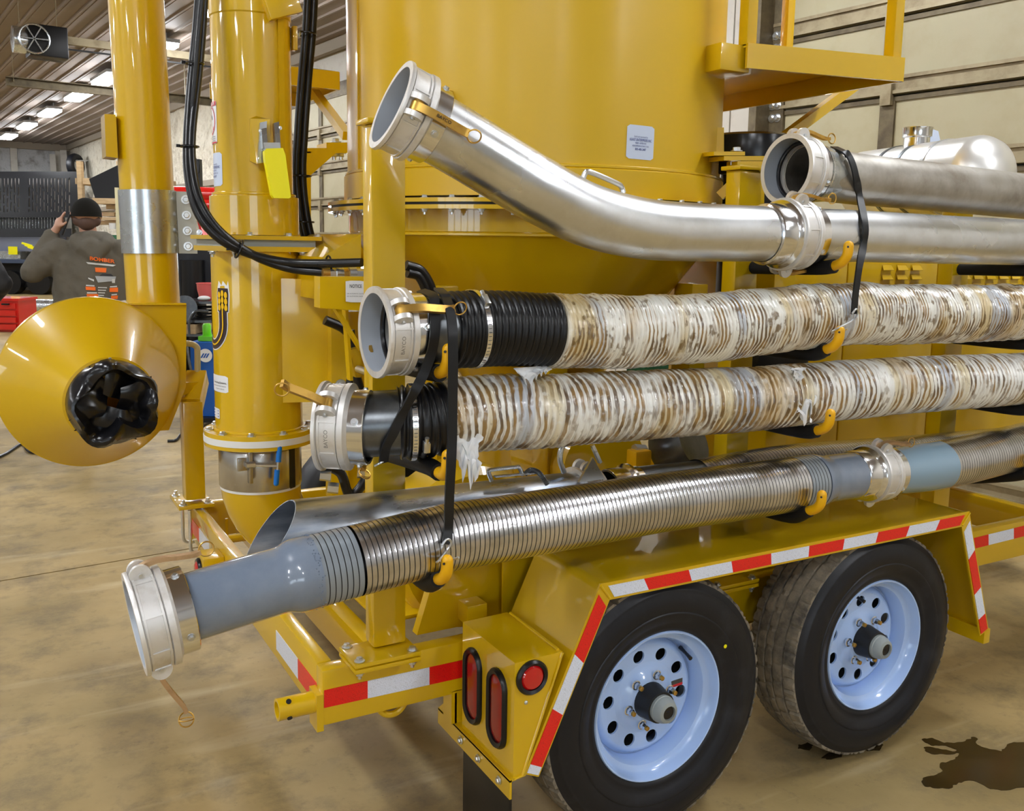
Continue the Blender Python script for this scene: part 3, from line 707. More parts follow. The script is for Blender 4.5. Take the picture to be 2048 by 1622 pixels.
    if marks:
        fm = lambda u, v: o+V((u, 0, v))-V((0, cy*-1*0, 0))
        def dot(u, v, r, mat, yy): MB().lathe([(0, .0012), (r, .0008), (r, 0)], (xc+u, yy, zc+v), ax, 14).build('paint_dot', mat, rim)
        dot(.205, .135, .0055, YBRT, 1.8205); dot(.135, .2, .0045, M('faded_red_mark', (.25, .05, .04), .6), 1.828)
        st = MB().prism([(xc+.072, yo+.0645, zc+.024), (xc+.128, yo+.0645, zc+.027), (xc+.128, yo+.0645, zc+.008), (xc+.072, yo+.0645, zc+.005)], (0, .001, 0)).build('sticker', STEEL, rim)
        MB().prism([(xc+.072, yo+.0638, zc+.012), (xc+.128, yo+.0638, zc+.015), (xc+.128, yo+.0638, zc+.008), (xc+.072, yo+.0638, zc+.005)], (0, .0006, 0)).build('sticker_band', REDP, rim)
    return rim
wheel(1.5075, rot=.22, marks=True); wheel(2.3503, rot=.05, va=.33)
for xc in (1.5075, 2.3503):
    MB().cyl((xc, 2.0, .362), (xc, 3.9, .362), .04, 20).build('axle', BLACKP, TR)
for s, xc in ((1, 1.5075), (1, 2.3503)):                        # far side wheels, mostly hidden
    MB().lathe([(.2, .09), (.25, .113), (.3, .112), (.345, .09), (.3625, .06), (.3625, -.06), (.345, -.09), (.3, -.112), (.25, -.113), (.2, -.09), (.05, -.06), (0, -.06)], (xc, 3.98, .362), (0, 1, 0), 40).build('far_wheel', TYRE, TR)

# --- tank, flange and hopper
TC = (1.743, 2.95); TR_ = .655; TO = V((TC[0], TC[1], 0)); UP = V((0, 0, 1))
tank = MB().lathe([(.25, 1.74), (TR_+.012, 1.715), (TR_+.012, 1.795), (TR_+.004, 1.80), (TR_, 1.803), (TR_, 3.5), (.05, 3.7)], TO, UP, 128).build('tank', YELT, TR, ang=30)
MB().lathe([(TR_, 1.694), (.722, 1.694), (.722, 1.706), (TR_, 1.706)], TO, UP, 128, closed=True).build('upper_flange', YEL, tank)
MB().lathe([(TR_, 1.686), (.712, 1.686), (.712, 1.694), (TR_, 1.694)], TO, UP, 96, closed=True).build('gasket', RUB, tank)
MB().lathe([(TR_, 1.674), (.722, 1.674), (.722, 1.686), (TR_, 1.686)], TO, UP, 128, closed=True).build('lower_flange', YEL, tank)
for i in range(48):
    a = 2*PI*(i+.3)/48; d_ = V((math.sin(a), -math.cos(a), 0))
    if d_.y > .35: continue
    bolt(tank, TO+d_*.698+V((0, 0, 1.706)), (0, 0, 1), .0085); bolt(tank, TO+d_*.698+V((0, 0, 1.674)), (0, 0, -1), .0085, nut=True)
MB().tube([TO+V((math.sin(a), -math.cos(a), 0))*(TR_+.004)+V((0, 0, 1.803)) for a in [i*2*PI/160 for i in range(160)]], .0055, 6, closed=True).build('weld_bead', YEL, tank)
hop = MB().lathe([(TR_-.02, 1.68), (TR_-.002, 1.68), (TR_-.002, 1.61), (TR_-.012, 1.60), (.50, 1.41), (.20, 1.02), (.20, .86), (.2, .7)], TO, UP, 128).build('hopper', YEL, TR, ang=25)
MB().tube([TO+V((math.sin(a), -math.cos(a), 0))*(TR_-.008)+V((0, 0, 1.602)) for a in [i*2*PI/160 for i in range(160)]], .006, 6, closed=True).build('weld_bead', YEL, hop)
def tank_az(px, py, R=TR_):                                     # bearing on the tank where a picture ray meets it
    d_ = ray(px, py); o = V((CAM.x-TC[0], CAM.y-TC[1])); v2 = V((d_.x, d_.y)); aa = v2.dot(v2); bb = o.dot(v2); cc = o.dot(o)-R*R
    t = (-bb-math.sqrt(max(0, bb*bb-aa*cc)))/aa; p = CAM+d_*t; return math.atan2(p.x-TC[0], -(p.y-TC[1])), p.z
a0, z0 = tank_az(718, 150); d_ = V((math.sin(a0), -math.cos(a0), 0)); t_ = V((d_.y, -d_.x, 0))
MB().cube((0, 0, 0), (.001, .001, .001)) and MB().prism([TO+d_*(TR_-.01)+t_*.0+V((0, 0, 1.8)), TO+d_*(TR_+.006)+t_*.0+V((0, 0, 1.8)), TO+d_*(TR_+.006)+t_*.012+V((0, 0, 1.8)), TO+d_*(TR_-.01)+t_*.012+V((0, 0, 1.8))], (0, 0, 1.7)).build('seam_strip', YEL, tank)
a0, z0 = tank_az(885, 222); d_ = V((math.sin(a0), -math.cos(a0), 0)); t_ = V((math.cos(a0), math.sin(a0), 0))
MB().prism([TO+d_*(TR_-.01)-t_*.04+V((0, 0, z0-.05)), TO+d_*(TR_+.09)-t_*.04+V((0, 0, z0-.05)), TO+d_*(TR_+.09)+t_*.035+V((0, 0, z0-.05)), TO+d_*(TR_-.01)+t_*.035+V((0, 0, z0-.05))], (0, 0, .105)).build('tank_lug', YEL, TR)
# dealer sticker
def dealer_sticker(fn, w_, h_, parent):
    s_ = rrect(fn(.001), w_, h_, .006, 10).build('sticker', STK, parent, label='pale dealer sticker with blue lettering', recalc=False)
    k = MB(); f2 = fn(.0022)
    put_text(k, 'Sold and serviced by', h_*.075, f2, 0, h_*.16, w_*.5); put_text(k, 'KEAST ENTERPRISES INC', h_*.105, f2, 0, h_*.065, w_*.8, .012)
    put_text(k, '40081 ASPEN RD', h_*.075, f2, 0, -h_*.03, w_*.4); put_text(k, 'HENDERSON IOWA 51541', h_*.075, f2, 0, -h_*.115, w_*.6); put_text(k, '800-480-2487', h_*.095, f2, 0, -h_*.21, w_*.4, .012)
    k.build('sticker_lettering', NAVY, s_, recalc=False)
az, z0 = tank_az(1281, 285)
dealer_sticker(lambda off: cylmap(TC, TR_+off, az, z0, math.radians(-1.0)), .098, .098, TR)
# --- yellow duct parts under and behind the hopper
MB().prism([aty(722, 468, 2.62), aty(722, 600, 2.62), aty(640, 600, 2.62), aty(645, 514, 2.62)], (0, .5, 0)).build('duct_wedge', YEL, TR)
MB().cyl(aty(600, 505, 3.5), aty(720, 505, 3.5), .05, 24).build('duct_pipe', YEL, TR)
for x in (1.16, 1.55, 2.12):
    MB().cube((x, 2.5, ZT), (x+.07, 2.6, 1.45), .006).build('tank_leg', YEL, TR)
MB().cube((1.16, 2.52, 1.2), (2.18, 2.58, 1.3), .005).build('leg_tie', YEL, TR)
MB().lathe([(.0, 0), (.22, 0), (.24, .02), (.24, .16), (.22, .18), (0, .18)], (1.2, 2.32, .70), (0, 1, 0), 40).build('blower_case', YEL, TR)
MB().cube((.9, 2.30, ZT), (1.5, 2.62, ZT+.012), .003).build('deck_plate', YEL, TR)
MB().prism([(.96, 2.19, ZT), (1.36, 2.19, ZT), (1.36, 2.19, .70), (1.16, 2.19, .76), (1.0, 2.19, .66)], (0, .03, 0)).build('side_plate', YEL, TR)
MB().cube((1.08, 2.13, .56), (1.14, 2.19, .615), .003).build('stop_block', YEL, TR)
# rotary valve, gearbox and dark machinery seen between the hoses
MB().lathe([(0, 0), (.16, 0), (.16, .34), (0, .34)], (1.72, 2.42, .86), (0, 1, 0), 36).build('rotary_valve', YEL, TR)
MB().lathe([(0, 0), (.075, 0), (.08, .01), (.08, .12), (0, .12)], aty(1325, 905, 2.3), (.2, -.5, .25), 28).build('oil_filter', STEEL, TR)
MB().box(aty(1278, 915, 2.25), (.06, .05, .05), None, .006).build('valve_block', YELD, TR)
MB().cyl(aty(1268, 898, 2.26), aty(1290, 900, 2.26), .016, 6).build('hydraulic_fitting', ZINC, TR)
MB().lathe([(0, 0), (.12, 0), (.12, .05), (.1, .06), (0, .06)], aty(1545, 728, 2.36), (0, -1, 0), 32).build('sheave_guard', BLACKP, TR)
MB().tube([aty(1480+i*16, 712-40*math.sin(PI*i/9), 2.28) for i in range(10)], .008, 8).build('drive_belt', RUB, TR)
MB().cyl((1.3, 2.45, 1.12), (2.5, 2.45, 1.12), .045, 16).build('drive_shaft_cover', BLACKP, TR)
MB().box(aty(1295, 735, 2.45), (.1, .1, .06), None, .006).build('motor_block', GRNP, TR)
for px0, py0, px1, py1, yy in ((660, 600, 722, 700, 2.45), (690, 620, 700, 760, 2.5)):
    MB().beam(aty(px0, py0, yy), aty(px1, py1, yy), .03, .008).build('flat_brace', YEL, TR)
MB().cube((1.0, 2.9, .56), (1.1, 3.0, 1.35)).build('column', YEL, TR)
# engine enclosure with pressed louvres
EY = 2.46
enc = [(2.5, 2.83), (2.835, 3.35), (3.355, 4.3)]
for i, (x0, x1) in enumerate(enc):
    e = MB().cube((x0, EY, .62), (x1, EY+.7, 1.60), .006).build('engine_panel', YEL, TR)
    if i:
        for gz in (1.50, 1.02):
            cols = 3 if i == 1 else 9
            for r_ in range(3):
                for c in range(cols):
                    xx = (x0+.18 if i == 1 else x0+.05)+c*.085; zz = gz-r_*.036
                    if xx > x1-.05: continue
                    MB().prism([(xx, EY, zz), (xx+.06, EY, zz), (xx+.06, EY, zz+.022), (xx, EY, zz+.022)], (0, -.001, 0)).prism([(xx, EY-.012, zz), (xx+.06, EY-.012, zz), (xx+.054, EY, zz+.02), (xx+.006, EY, zz+.02)], (0, .001, -.002)).build('louvre', YEL, e)
MB().cube((2.36, 2.36, .6), (2.46, 2.46, 1.62), .006).build('enclosure_post', YEL, TR)
# fuel tank behind the pipes
ft = MB(); o = V((3.55, 2.42, 1.885))
FTA = V((.22, 1, 0)); ft.lathe([(0, -.075), (.05, -.068), (.1, -.048), (.14, -.014), (.155, .02), (.157, .03), (.157, .75), (.1, .81), (0, .82)], o, FTA, 48)
ftk = ft.build('fuel_tank', M('polished_tank', (.86, .85, .82), .34, .75), TR, label='polished aluminium fuel tank')
for h in (.2, .36, .5): MB().lathe([(.158, h), (.1605, h), (.1605, h+.02), (.158, h+.02)], o, FTA, 48, closed=True).build('tank_strap', STEEL if h > .21 else ALU, ftk)
cc = o+FTA.normalized()*.40+V((-.02, 0, .13))
MB().lathe([(.055, 0), (.055, .05), (.062, .055), (.062, .09), (.064, .095), (.02, .1), (0, .1)], cc, UP, 32).build('filler_cap', TURN, ftk)
MB().prism([cc+V((.0, -.03, .1)), cc+V((.1, -.03, .085)), cc+V((.13, -.03, .02)), cc+V((.0, -.03, .02))], (0, .06, 0)).build('filler_lock', STK, ftk)
# --- platforms with rails
def platform(front, back, zt, th, rails, brace):
    (ax, ay), (bx, by) = front; (cx, cy), (dx, dy) = back
    pl = MB().prism([(ax, ay, zt-.012), (bx, by, zt-.012), (cx, cy, zt-.012), (dx, dy, zt-.012)], (0, 0, .01)).build('platform_deck', YEL, TR)
    pts = [front[0], front[1], back[0], back[1]]
    for p, q in zip(pts, pts[1:]): MB().beam((*p, zt-th/2), (*q, zt-th/2), .012, th).build('edge_plate', YEL, pl)
    for (x, y) in rails: MB().cube((x-.02, y-.02, zt-.01), (x+.02, y+.02, zt+1.1), .004).build('rail_post', YEL, pl)
    for a, b in zip(rails, rails[1:]): MB().beam((*a, zt+1.05), (*b, zt+1.05), .04, .04).build('hand_rail', YEL, pl)
    MB().beam(*brace, .035, .035).build('brace', YEL, pl)
ZP = 2.2
A_, B_ = atz(1494, 86, ZP), atz(1808, 116, ZP); D_ = atz(1446, 200, ZP-.08)
platform(((A_.x, A_.y), (B_.x, B_.y)), ((B_.x+.0, B_.y+1.35), (A_.x, B_.y+1.35)), ZP, .075, [(A_.x+.02, A_.y+.02), (B_.x-.02, B_.y+.03), (B_.x-.02, B_.y+.9)], (aty(1712, 168, B_.y+.35), aty(1560, 282, B_.y+.35)))
q_ = aty(1573, 92, A_.y+.5); MB().cube((q_.x-.018, q_.y-.018, ZP), (q_.x+.018, q_.y+.018, ZP+1.1), .004).build('rail_post', YEL, TR)
MB().cube((A_.x-.09, A_.y+.015, ZP-.085), (A_.x+.03, A_.y+.14, ZP-.003), .006).build('platform_bracket', YEL, TR)
A2, B2 = atz(578, 133, 2.3), atz(700, 133, 2.3)
platform(((A2.x-.2, A2.y), (B2.x, A2.y)), ((B2.x, A2.y+.6), (A2.x-.2, A2.y+.6)), 2.3, .075, [], (aty(630, 186, A2.y+.2), aty(694, 272, A2.y-.3)))
# tank support columns with bolted lug plates
for (px0, px1, py0, py1, yy, lug) in ((596, 622, 303, 520, 3.55, ((653, 700, 285, 296), (580, 697, 296, 306))),):
    MB().prism([aty(px0, py0, yy), aty(px1, py0, yy), aty(px1, py1+120, yy), aty(px0, py1+120, yy)], (0, .09, 0)).build('support_column', YEL, TR)
    MB().prism([aty(622, 306, yy), aty(672, 306, yy), aty(622, 350, yy)], (0, .012, 0)).build('gusset', YEL, TR)
    for a, b, c, d_ in lug: MB().prism([aty(a, c, yy), aty(b, c, yy), aty(b, d_, yy), aty(a, d_, yy)], (0, .12, 0)).build('lug_plate', YEL, TR)
    for px in (668, 682): bolt(TR, aty(px, 306, yy+.03), (0, 0, -1), .014, nut=True)
    bolt(TR, aty(672, 285, yy+.03), (0, 0, 1), .014)
yy = 2.30
for a, b, c, d_ in ((1428, 1490, 303, 311), (1448, 1535, 312, 321)): MB().prism([aty(a, c, yy), aty(b, c, yy), aty(b, d_, yy), aty(a, d_, yy)], (0, .14, 0)).build('lug_plate', YEL, TR)
MB().prism([aty(1432, 255, 2.42), aty(1448, 255, 2.42), aty(1448, 305, 2.42), aty(1432, 305, 2.42)], (0, .03, 0)).build('lug_rib', YEL, TR)
bolt(TR, aty(1473, 303, yy+.05), (0, 0, 1), .013); bolt(TR, aty(1468, 322, yy+.03), (0, 0, -1), .014, nut=True)
MB().box(aty(1458, 335, yy+.08), (.05, .05, .045), None, .006).build('rubber_mount', RUB, TR)
MB().beam(aty(1440, 392, 2.35), aty(1482, 352, 2.3), .02, .03).build('brace', YEL, TR)
MB().prism([aty(1475, 322, 2.3), aty(1530, 322, 2.3), aty(1528, 420, 2.3), aty(1473, 420, 2.3)], (0, .05, 0)).build('column_face', YEL, TR)
k = MB(); o = aty(1500, 300, 2.62); k.lathe([(0, .05), (.14, .05), (.165, .04), (.17, .0), (.165, -.05), (0, -.05)], o, UP, 36); k.build('air_cleaner_lid', RUBG, TR)
MB().cyl(o-V((0, 0, .6)), o-V((0, 0, .04)), .1, 28).build('air_cleaner', BLACKP, TR)

# --- upright tube, its flanges, clamp and elbow
TU = V((.747, 2.95, 0)); UR = .117
tb = MB().lathe([(UR, 1.70), (UR, 2.226), (UR+.003, 2.23), (UR+.003, 3.4), (0, 3.42)], TU, UP, 64).build('upright_tube', YEL, TR)
k = MB(); k.lathe([(UR, 1.712), (.1335, 1.705), (.1335, 1.59)], TU, UP, 48); k.build('tube_collar', YEL, tb)
MB().tube([TU+V((math.sin(a), -math.cos(a), 0))*(UR+.004)+V((0, 0, 1.712)) for a in [i*2*PI/80 for i in range(80)]], .005, 6, closed=True).build('weld_bead', YEL, tb)
MB().prism([TU+V((UR*.45, -UR*.93, 1.72)), TU+V((UR*.45+.02, -UR*.93+.012, 1.72)), TU+V((UR*.45+.02, -UR*.93+.03, 1.72)), TU+V((UR*.45, -UR*.93+.03, 1.72))], (0, 0, 1.5)).build('guide_strip', YEL, tb)
MB().box(TU+V((.06, -UR-.01, 2.25)), (.1, .04, .06), Matrix.Rotation(-.35, 3, 'Y'), .004).build('tube_bracket', YEL, tb)
MB().box(TU+V((.118, -.05, 2.18)), (.014, .03, .07), None, .003).build('seal_tab', YEL, tb); bolt(tb, TU+V((.127, -.05, 2.195)), (1, -.3, 0), .009)
def ngonplate(r, z0, z1, n, rot, name, mat, par):
    return MB().lathe([(.11, z0), (r, z0), (r, z1), (.11, z1)], TU, UP, n, smooth=False, closed=True, a0=rot, a1=rot+2*PI).build(name, mat, par)
ngonplate(.215, 1.576, 1.588, 4, PI/4+.12, 'flange_plate', YEL, tb); ngonplate(.195, 1.556, 1.576, 4, PI/4+.12, 'gasket_pack', GREASE, tb); ngonplate(.205, 1.541, 1.556, 4, PI/4+.12, 'flange_plate', YEL, tb)
for px, py in ((440, 470), (500, 470), (578, 474), (635, 470)): bolt(tb, aty(px, py+4, 2.82)*1 and V((aty(px, py, 2.83).x, 2.83, 1.588)), (0, 0, 1), .009)
for px in (425, 470, 535, 605): bolt(tb, V((aty(px, 505, 2.84).x, 2.84, 1.541)), (0, 0, -1), .009, nut=True)
LR = .1345
lt = MB().lathe([(LR, .975), (LR, 1.545)], TU, UP, 64).build('lower_tube', YEL, TR)
MB().lathe([(LR, .972), (.17, .972), (.17, .986), (LR, .986)], TU, UP, 64, closed=True).build('ring_flange', YEL, lt)
MB().lathe([(.1, .952), (.172, .952), (.172, .972), (.1, .972)], TU, UP, 64, closed=True).build('white_gasket_ring', WHITE, lt)
MB().lathe([(.1, .940), (.17, .940), (.17, .952), (.1, .952)], TU, UP, 64, closed=True).build('ring_flange', YEL, lt)
for i in range(10):
    a = 2*PI*(i+.35)/10; bolt(lt, TU+V((math.sin(a), -math.cos(a), 0))*.155+V((0, 0, .986)), (0, 0, 1), .009)
MB().tube([TU+V((math.sin(a), -math.cos(a), 0))*(LR+.003)+V((0, 0, .989)) for a in [i*2*PI/80 for i in range(80)]], .005, 6, closed=True).build('weld_bead', YEL, lt)
cl = MB().lathe([(.1265, .803), (.1285, .806), (.1285, .925), (.1265, .928)], TU, UP, 64).build('band_clamp', SSTL, TR, label='stainless band clamp with a blue T handle')
MB().lathe([(.123, .795), (.126, .795), (.126, .94), (.123, .94)], TU, UP, 64, closed=True).build('rubber_sleeve', WHITE, cl)
for px, w_ in ((563, .03),):
    a = math.atan2(aty(px, 930, 2.82).x-TU.x, .13); a = .62
    MB().lathe([(.1287, .802), (.1296, .802), (.1296, .93), (.1287, .93)], TU, UP, 8, closed=True, a0=-PI/2-0+(PI/2+.0), a1=.1).build('band_shim', SSTL, cl) if False else None
    k = MB(); vs_ = []
    for i in range(6):
        t = .50+.20*i/5; d_ = V((math.sin(t), -math.cos(t), 0)); vs_ += [TU+d_*.1298+V((0, 0, .802)), TU+d_*.1298+V((0, 0, .93))]
    k.add(vs_, [[2*i, 2*i+2, 2*i+3, 2*i+1] for i in range(5)]); k.build('rubber_strip', RUB, cl, recalc=False)
bp = aty(500, 928, 2.81)
MB().box(bp, (.012, .022, .12), None, .002).build('clamp_ear', SSTL, cl); MB().box(bp+V((-.022, .004, 0)), (.03, .012, .04), None, .003).build('clamp_plate', SSTL, cl)
MB().cyl(bp+V((-.015, -.012, 0)), bp+V((.012, -.012, 0)), .010, 6).build('clamp_nut', ZINC, cl)
MB().cyl(bp+V((0, -.013, 0)), bp+V((.075, -.025, -.008)), .0045, 10).build('threaded_rod', ZINC, cl)
tp = bp+V((.078, -.025, -.008)); MB().tube([tp+V((.006, 0, .052)), tp, tp+V((-.006, 0, -.052))], .0045, 8).build('t_bar', ZINC, cl)
for s in (1, -1): MB().tube([tp+V((.002*s, 0, .012*s)), tp+V((.006*s, 0, .055*s))], .0085, 12).ball(tp+V((.006*s, 0, .055*s)), .0085, 12, 8).build('handle_grip', BLUEH, cl)
el = []; 
for i in range(13):
    t = PI/2*i/12; el.append(TU+V((.30*(1-math.cos(t)), 0, .81-.0-.26*math.sin(t)-.0)))
MB().tube([TU+V((0, 0, .83))]+el+[TU+V((.6, 0, .55))], [.124]*2+[.124-.004*i for i in range(12)]+[.08], 40, up=(0, 1, 0)).build('discharge_elbow', YEL, TR)
# boxed side cover with its column
MB().prism([aty(538, 556, 2.83), aty(664, 560, 2.79), aty(668, 803, 2.79), aty(540, 806, 2.83)], (0, .12, 0)).build('side_cover', YEL, TR)
MB().tube([aty(539, 560, 2.825), aty(541, 806, 2.825)], .006, 8).build('weld_bead', YEL, TR)
MB().prism([aty(662, 556, 2.76), aty(697, 556, 2.76), aty(697, 1000, 2.76), aty(664, 1000, 2.76)], (0, .06, 0)).build('cover_column', YEL, TR)
q = aty(677, 578, 2.755); MB().lathe([(0, 0), (.02, 0), (.02, .003), (0, .003)], q, (0, -1, 0), 20).build('washer', ZINC, TR); bolt(TR, q+V((0, -.003, 0)), (0, -1, 0), .0125)
q = aty(681, 770, 2.755); MB().lathe([(0, 0), (.018, 0), (.018, .003), (0, .003)], q, (0, -1, 0), 20).build('washer', ZINC, TR); bolt(TR, q+V((0, -.003, 0)), (0, -1, 0), .010)
# notice plate beam
MB().prism([aty(640, 553, 2.42), aty(730, 553, 2.42), aty(730, 622, 2.42), aty(640, 616, 2.42)], (0, .05, 0)).build('notice_beam', YEL, TR)
o = aty(711, 583, 2.418); fn = flatmap(o, (1, 0, -.02), (0, 0, 1), .0)
s_ = rrect(flatmap(o+V((0, -.001, 0)), (1, 0, -.02), (0, 0, 1)), .056, .058, .002, 4).build('notice_sign', STKW, TR, label='white notice sign', recalc=False)
k = MB(); f2 = flatmap(o+V((0, -.002, 0)), (1, 0, -.02), (0, 0, 1)); put_text(k, 'NOTICE', .013, f2, 0, .014, .034, .01); put_text(k, 'USE AUTOMATIC CLUTCH', .004, f2, 0, -.006, .05); put_text(k, 'OR VALVE MOTOR CONTROL', .004, f2, 0, -.013, .05)
k.build('sign_lettering', BLK, s_, recalc=False)
# over-centre latch with bright yellow grip on the tube
MB().prism([aty(500, 237, 2.835), aty(512, 232, 2.82), aty(540, 238, 2.81), aty(540, 325, 2.81), aty(514, 328, 2.82), aty(500, 322, 2.835)], (0, .03, 0)).build('latch_mount', YEL, TR)
lm = MB().prism([aty(518, 246, 2.805), aty(532, 243, 2.805), aty(528, 325, 2.805), aty(514, 327, 2.805)], (0, -.012, 0)).build('toggle_latch', GALV, TR)
k = MB()
for a, b in ((522, 532), (548, 558)): k.prism([aty(a, 246, 2.80), aty(b, 243, 2.80), aty(b+4, 297, 2.77), aty(a+4, 297, 2.77)], (0, .02, 0))
k.prism([aty(528, 285, 2.77), aty(560, 285, 2.77), aty(561, 300, 2.77), aty(530, 300, 2.77)], (0, .02, 0)); k.build('latch_link', GALV, lm)
MB().prism([aty(533, 297, 2.765), aty(566, 296, 2.765), aty(571, 310, 2.76), aty(582, 394, 2.75), aty(578, 397, 2.75), aty(548, 396, 2.75), aty(544, 390, 2.75), aty(530, 318, 2.76), aty(529, 303, 2.765)], (0, .022, 0)).build('latch_grip', YBRT, lm, ang=20)
for px, py in ((521, 262), (518, 318), (560, 256)): bolt(lm, aty(px, py, 2.795), (0, -1, 0), .004, 'rivet')
# decals of the tube
def tube_az(px, py, R):
    d_ = ray(px, py); o = V((-TU.x, -TU.y)); v2 = V((d_.x, d_.y)); aa = v2.dot(v2); bb = o.dot(v2); c_ = o.dot(o)-R*R
    t = (-bb-math.sqrt(max(0, bb*bb-aa*c_)))/aa; p = CAM+d_*t; return math.atan2(p.x-TU.x, -(p.y-TU.y)), p.z
def tcyl(px, py, R, w_):                                         # decal centre so that its right edge falls at the pixel
    a, z = tube_az(px, py, R); return lambda off: cylmap((TU.x, TU.y), R+off, a-w_/2/R, z)
wd = .085
f = tcyl(434, 244, UR, wd); s_ = rrect(f(.001), wd, .124, .004, 10).build('danger_sign', STKW, TR, label='white danger decal with a red prohibition ring', recalc=False)
k = MB(); k2 = MB(); g = f(.0022)
for (u0, u1, v0, v1) in ((-.0415, .0415, .048, .0605), (-.0415, .0415, -.0605, -.056)):
    n = 10; vs_ = []
    for i in range(n+1): u = u0+(u1-u0)*i/n; vs_ += [g(u, v0), g(u, v1)]
    k.add(vs_, [[2*i, 2*i+2, 2*i+3, 2*i+1] for i in range(n)])
ring = []
for i in range(40): a = 2*PI*i/40; ring += [g(.030*math.cos(a), .006+.036*math.sin(a)), g(.0345*math.cos(a), .006+.041*math.sin(a))]
k.add(ring, [[2*i, 2*((i+1) % 40), 2*((i+1) % 40)+1, 2*i+1] for i in range(40)])
k.add([g(-.022, .030), g(-.018, .034), g(.022, -.020), g(.018, -.024)], [[0, 1, 2, 3]]); k.build('danger_mark', REDP, s_, recalc=False)
h2 = f(.003); put_text(k2, 'DANGER', .012, h2, 0, .054, .07, .01)
k2.build('danger_word', STKW, s_, recalc=False)
k = MB(); arc = []
for i in range(13): a = PI*.1+PI*.75*i/12; arc += [g(-.006+.012*math.cos(a), .004+.012*math.sin(a)), g(-.006+.019*math.cos(a), .004+.02*math.sin(a))]
k.add(arc, [[2*i, 2*i+2, 2*i+3, 2*i+1] for i in range(12)])
for v, t in ((-.041, 'KEEP HANDS AWAY'), (-.047, 'FROM MOVING PARTS'), (-.053, 'AT ALL TIMES')): put_text(k, t, .005, g, .005, v, .06)
k.build('danger_lettering', BLK, s_, recalc=False)
wd = .098; dealer_sticker(tcyl(445, 338, UR, wd), wd, .098, TR)
wd = .11; f = tcyl(457, 770, LR, wd); s_ = rrect(f(.001), wd, .052, .004, 10).build('maker_label', STKW, TR, label='white maker label with black lettering', recalc=False)
k = MB(); g = f(.0022); put_text(k, 'Conveying Systems,', .009, g, .012, .004, .075, .01); put_text(k, 'PATENTED AND PATENTS PENDING', .005, g, .01, -.007, .075); put_text(k, 'OTHER PATENTS', .005, g, .014, -.016, .05); k.build('label_lettering', BLK, s_, recalc=False)
wd = .06; f = tcyl(440, 828, LR, wd); s_ = rrect(f(.001), wd, .032, .002, 8).build('maker_label', STKW, TR, label='small striped white label', recalc=False)
k = MB(); g = f(.0022)
for v in (-.009, 0, .009): k.add([g(-.02, v-.0015), g(.026, v-.0015), g(.026, v+.0015), g(-.02, v+.0015)], [[0, 1, 2, 3]])
k.build('label_lettering', NAVY, s_, recalc=False)
# wheat-ear emblem: white outline, dark U-shaped stalk, yellow grains
a, z = tube_az(450, 640, LR); em = lambda off: (lambda g_: (lambda u, v: g_(u*1.28, v*1.12)))(cylmap((TU.x, TU.y), LR+off, a, z))
YEM = M('emblem_yellow', (.85, .5, .0), .4); DEM = M('emblem_brown', (.035, .02, .025), .4)
def ustroke(g, w0, pts):
    vs_ = []
    for i, (u, v) in enumerate(pts):
        q0 = pts[max(i-1, 0)]; q1 = pts[min(i+1, len(pts)-1)]; tx, ty = q1[0]-q0[0], q1[1]-q0[1]; l = math.hypot(tx, ty); nx, ny = -ty/l*w0/2, tx/l*w0/2
        vs_ += [g(u+nx, v+ny), g(u-nx, v-ny)]
    return vs_, [[2*i, 2*i+2, 2*i+3, 2*i+1] for i in range(len(pts)-1)]
up_ = [(-.006, .03), (-.006, -.01)] + [(-.05+.044*math.cos(t), -.012-.058*math.sin(t)) for t in [PI*i/16 for i in range(17)]] + [(-.094, .03)]
ew = MB(); ew.add(*ustroke(em(.001), .032, up_)); ew.add([em(.001)(u, v) for u, v in ((-.026, .02), (.014, .02), (.017, .07), (.015, .09), (.013, .105), (.009, .092), (-.003, .105), (-.008, .092), (-.018, .105), (-.022, .09), (-.026, .07))], [list(range(11))])
emb = ew.build('wheat_emblem', STKW, TR, label='wheat ear emblem, yellow grains on a dark stalk', recalc=False)
k = MB(); k.add(*ustroke(em(.0018), .026, up_)); k.add([em(.0018)(u, v) for u, v in ((-.023, .022), (.011, .022), (.0135, .07), (.012, .085), (-.021, .085), (-.0235, .07))], [list(range(6))]); k.build('emblem_stalk', DEM, emb, recalc=False)
k = MB()
for r_ in range(3):
    for c in range(3):
        cu, cv = -.0165+c*.011, .033+r_*.017+(.004 if c == 1 else 0)
        k.add([em(.0026)(cu+.0052*math.cos(t)*(1 if math.sin(t) < 0 else .9), cv+.0088*math.sin(t)) for t in [2*PI*i/12 for i in range(12)]], [list(range(12))])
k.add(*ustroke(em(.0026), .004, [(u, v) for u, v in up_[:18]])); k.build('emblem_grains', YEM, emb, recalc=False)
# --- hydraulic hoses
def hoses(paths, r, ties=(), tie_r=.03):
    for P in paths: MB().tube(spline(P, 8), r, 12).build('hydraulic_hose', HYD, TR)
    for p, d_ in ties:
        k = MB(); k.torus(p, d_, tie_r, .003, 16, 6); k.box(V(p)+V((-tie_r-.004, -.004, 0)), (.010, .008, .008)); k.build('cable_tie', RUBG, TR)
def pp(l, y, dx=0, dy=0): return [aty(a+dx, b+dy, y if not isinstance(y, list) else y[i]) for i, (a, b) in enumerate(l)]
main = [(402, -60), (393, 60), (383, 160), (375, 280), (378, 360), (398, 430), (440, 478), (500, 508), (570, 524), (640, 527), (724, 525)]
m2 = [(411, -60), (404, 60), (396, 150), (383, 270), (386, 350), (405, 415), (445, 468), (510, 512), (580, 537), (650, 545)]
yy1 = [2.86, 2.85, 2.83, 2.78, 2.74, 2.70, 2.68, 2.68, 2.66, 2.6, 2.5]
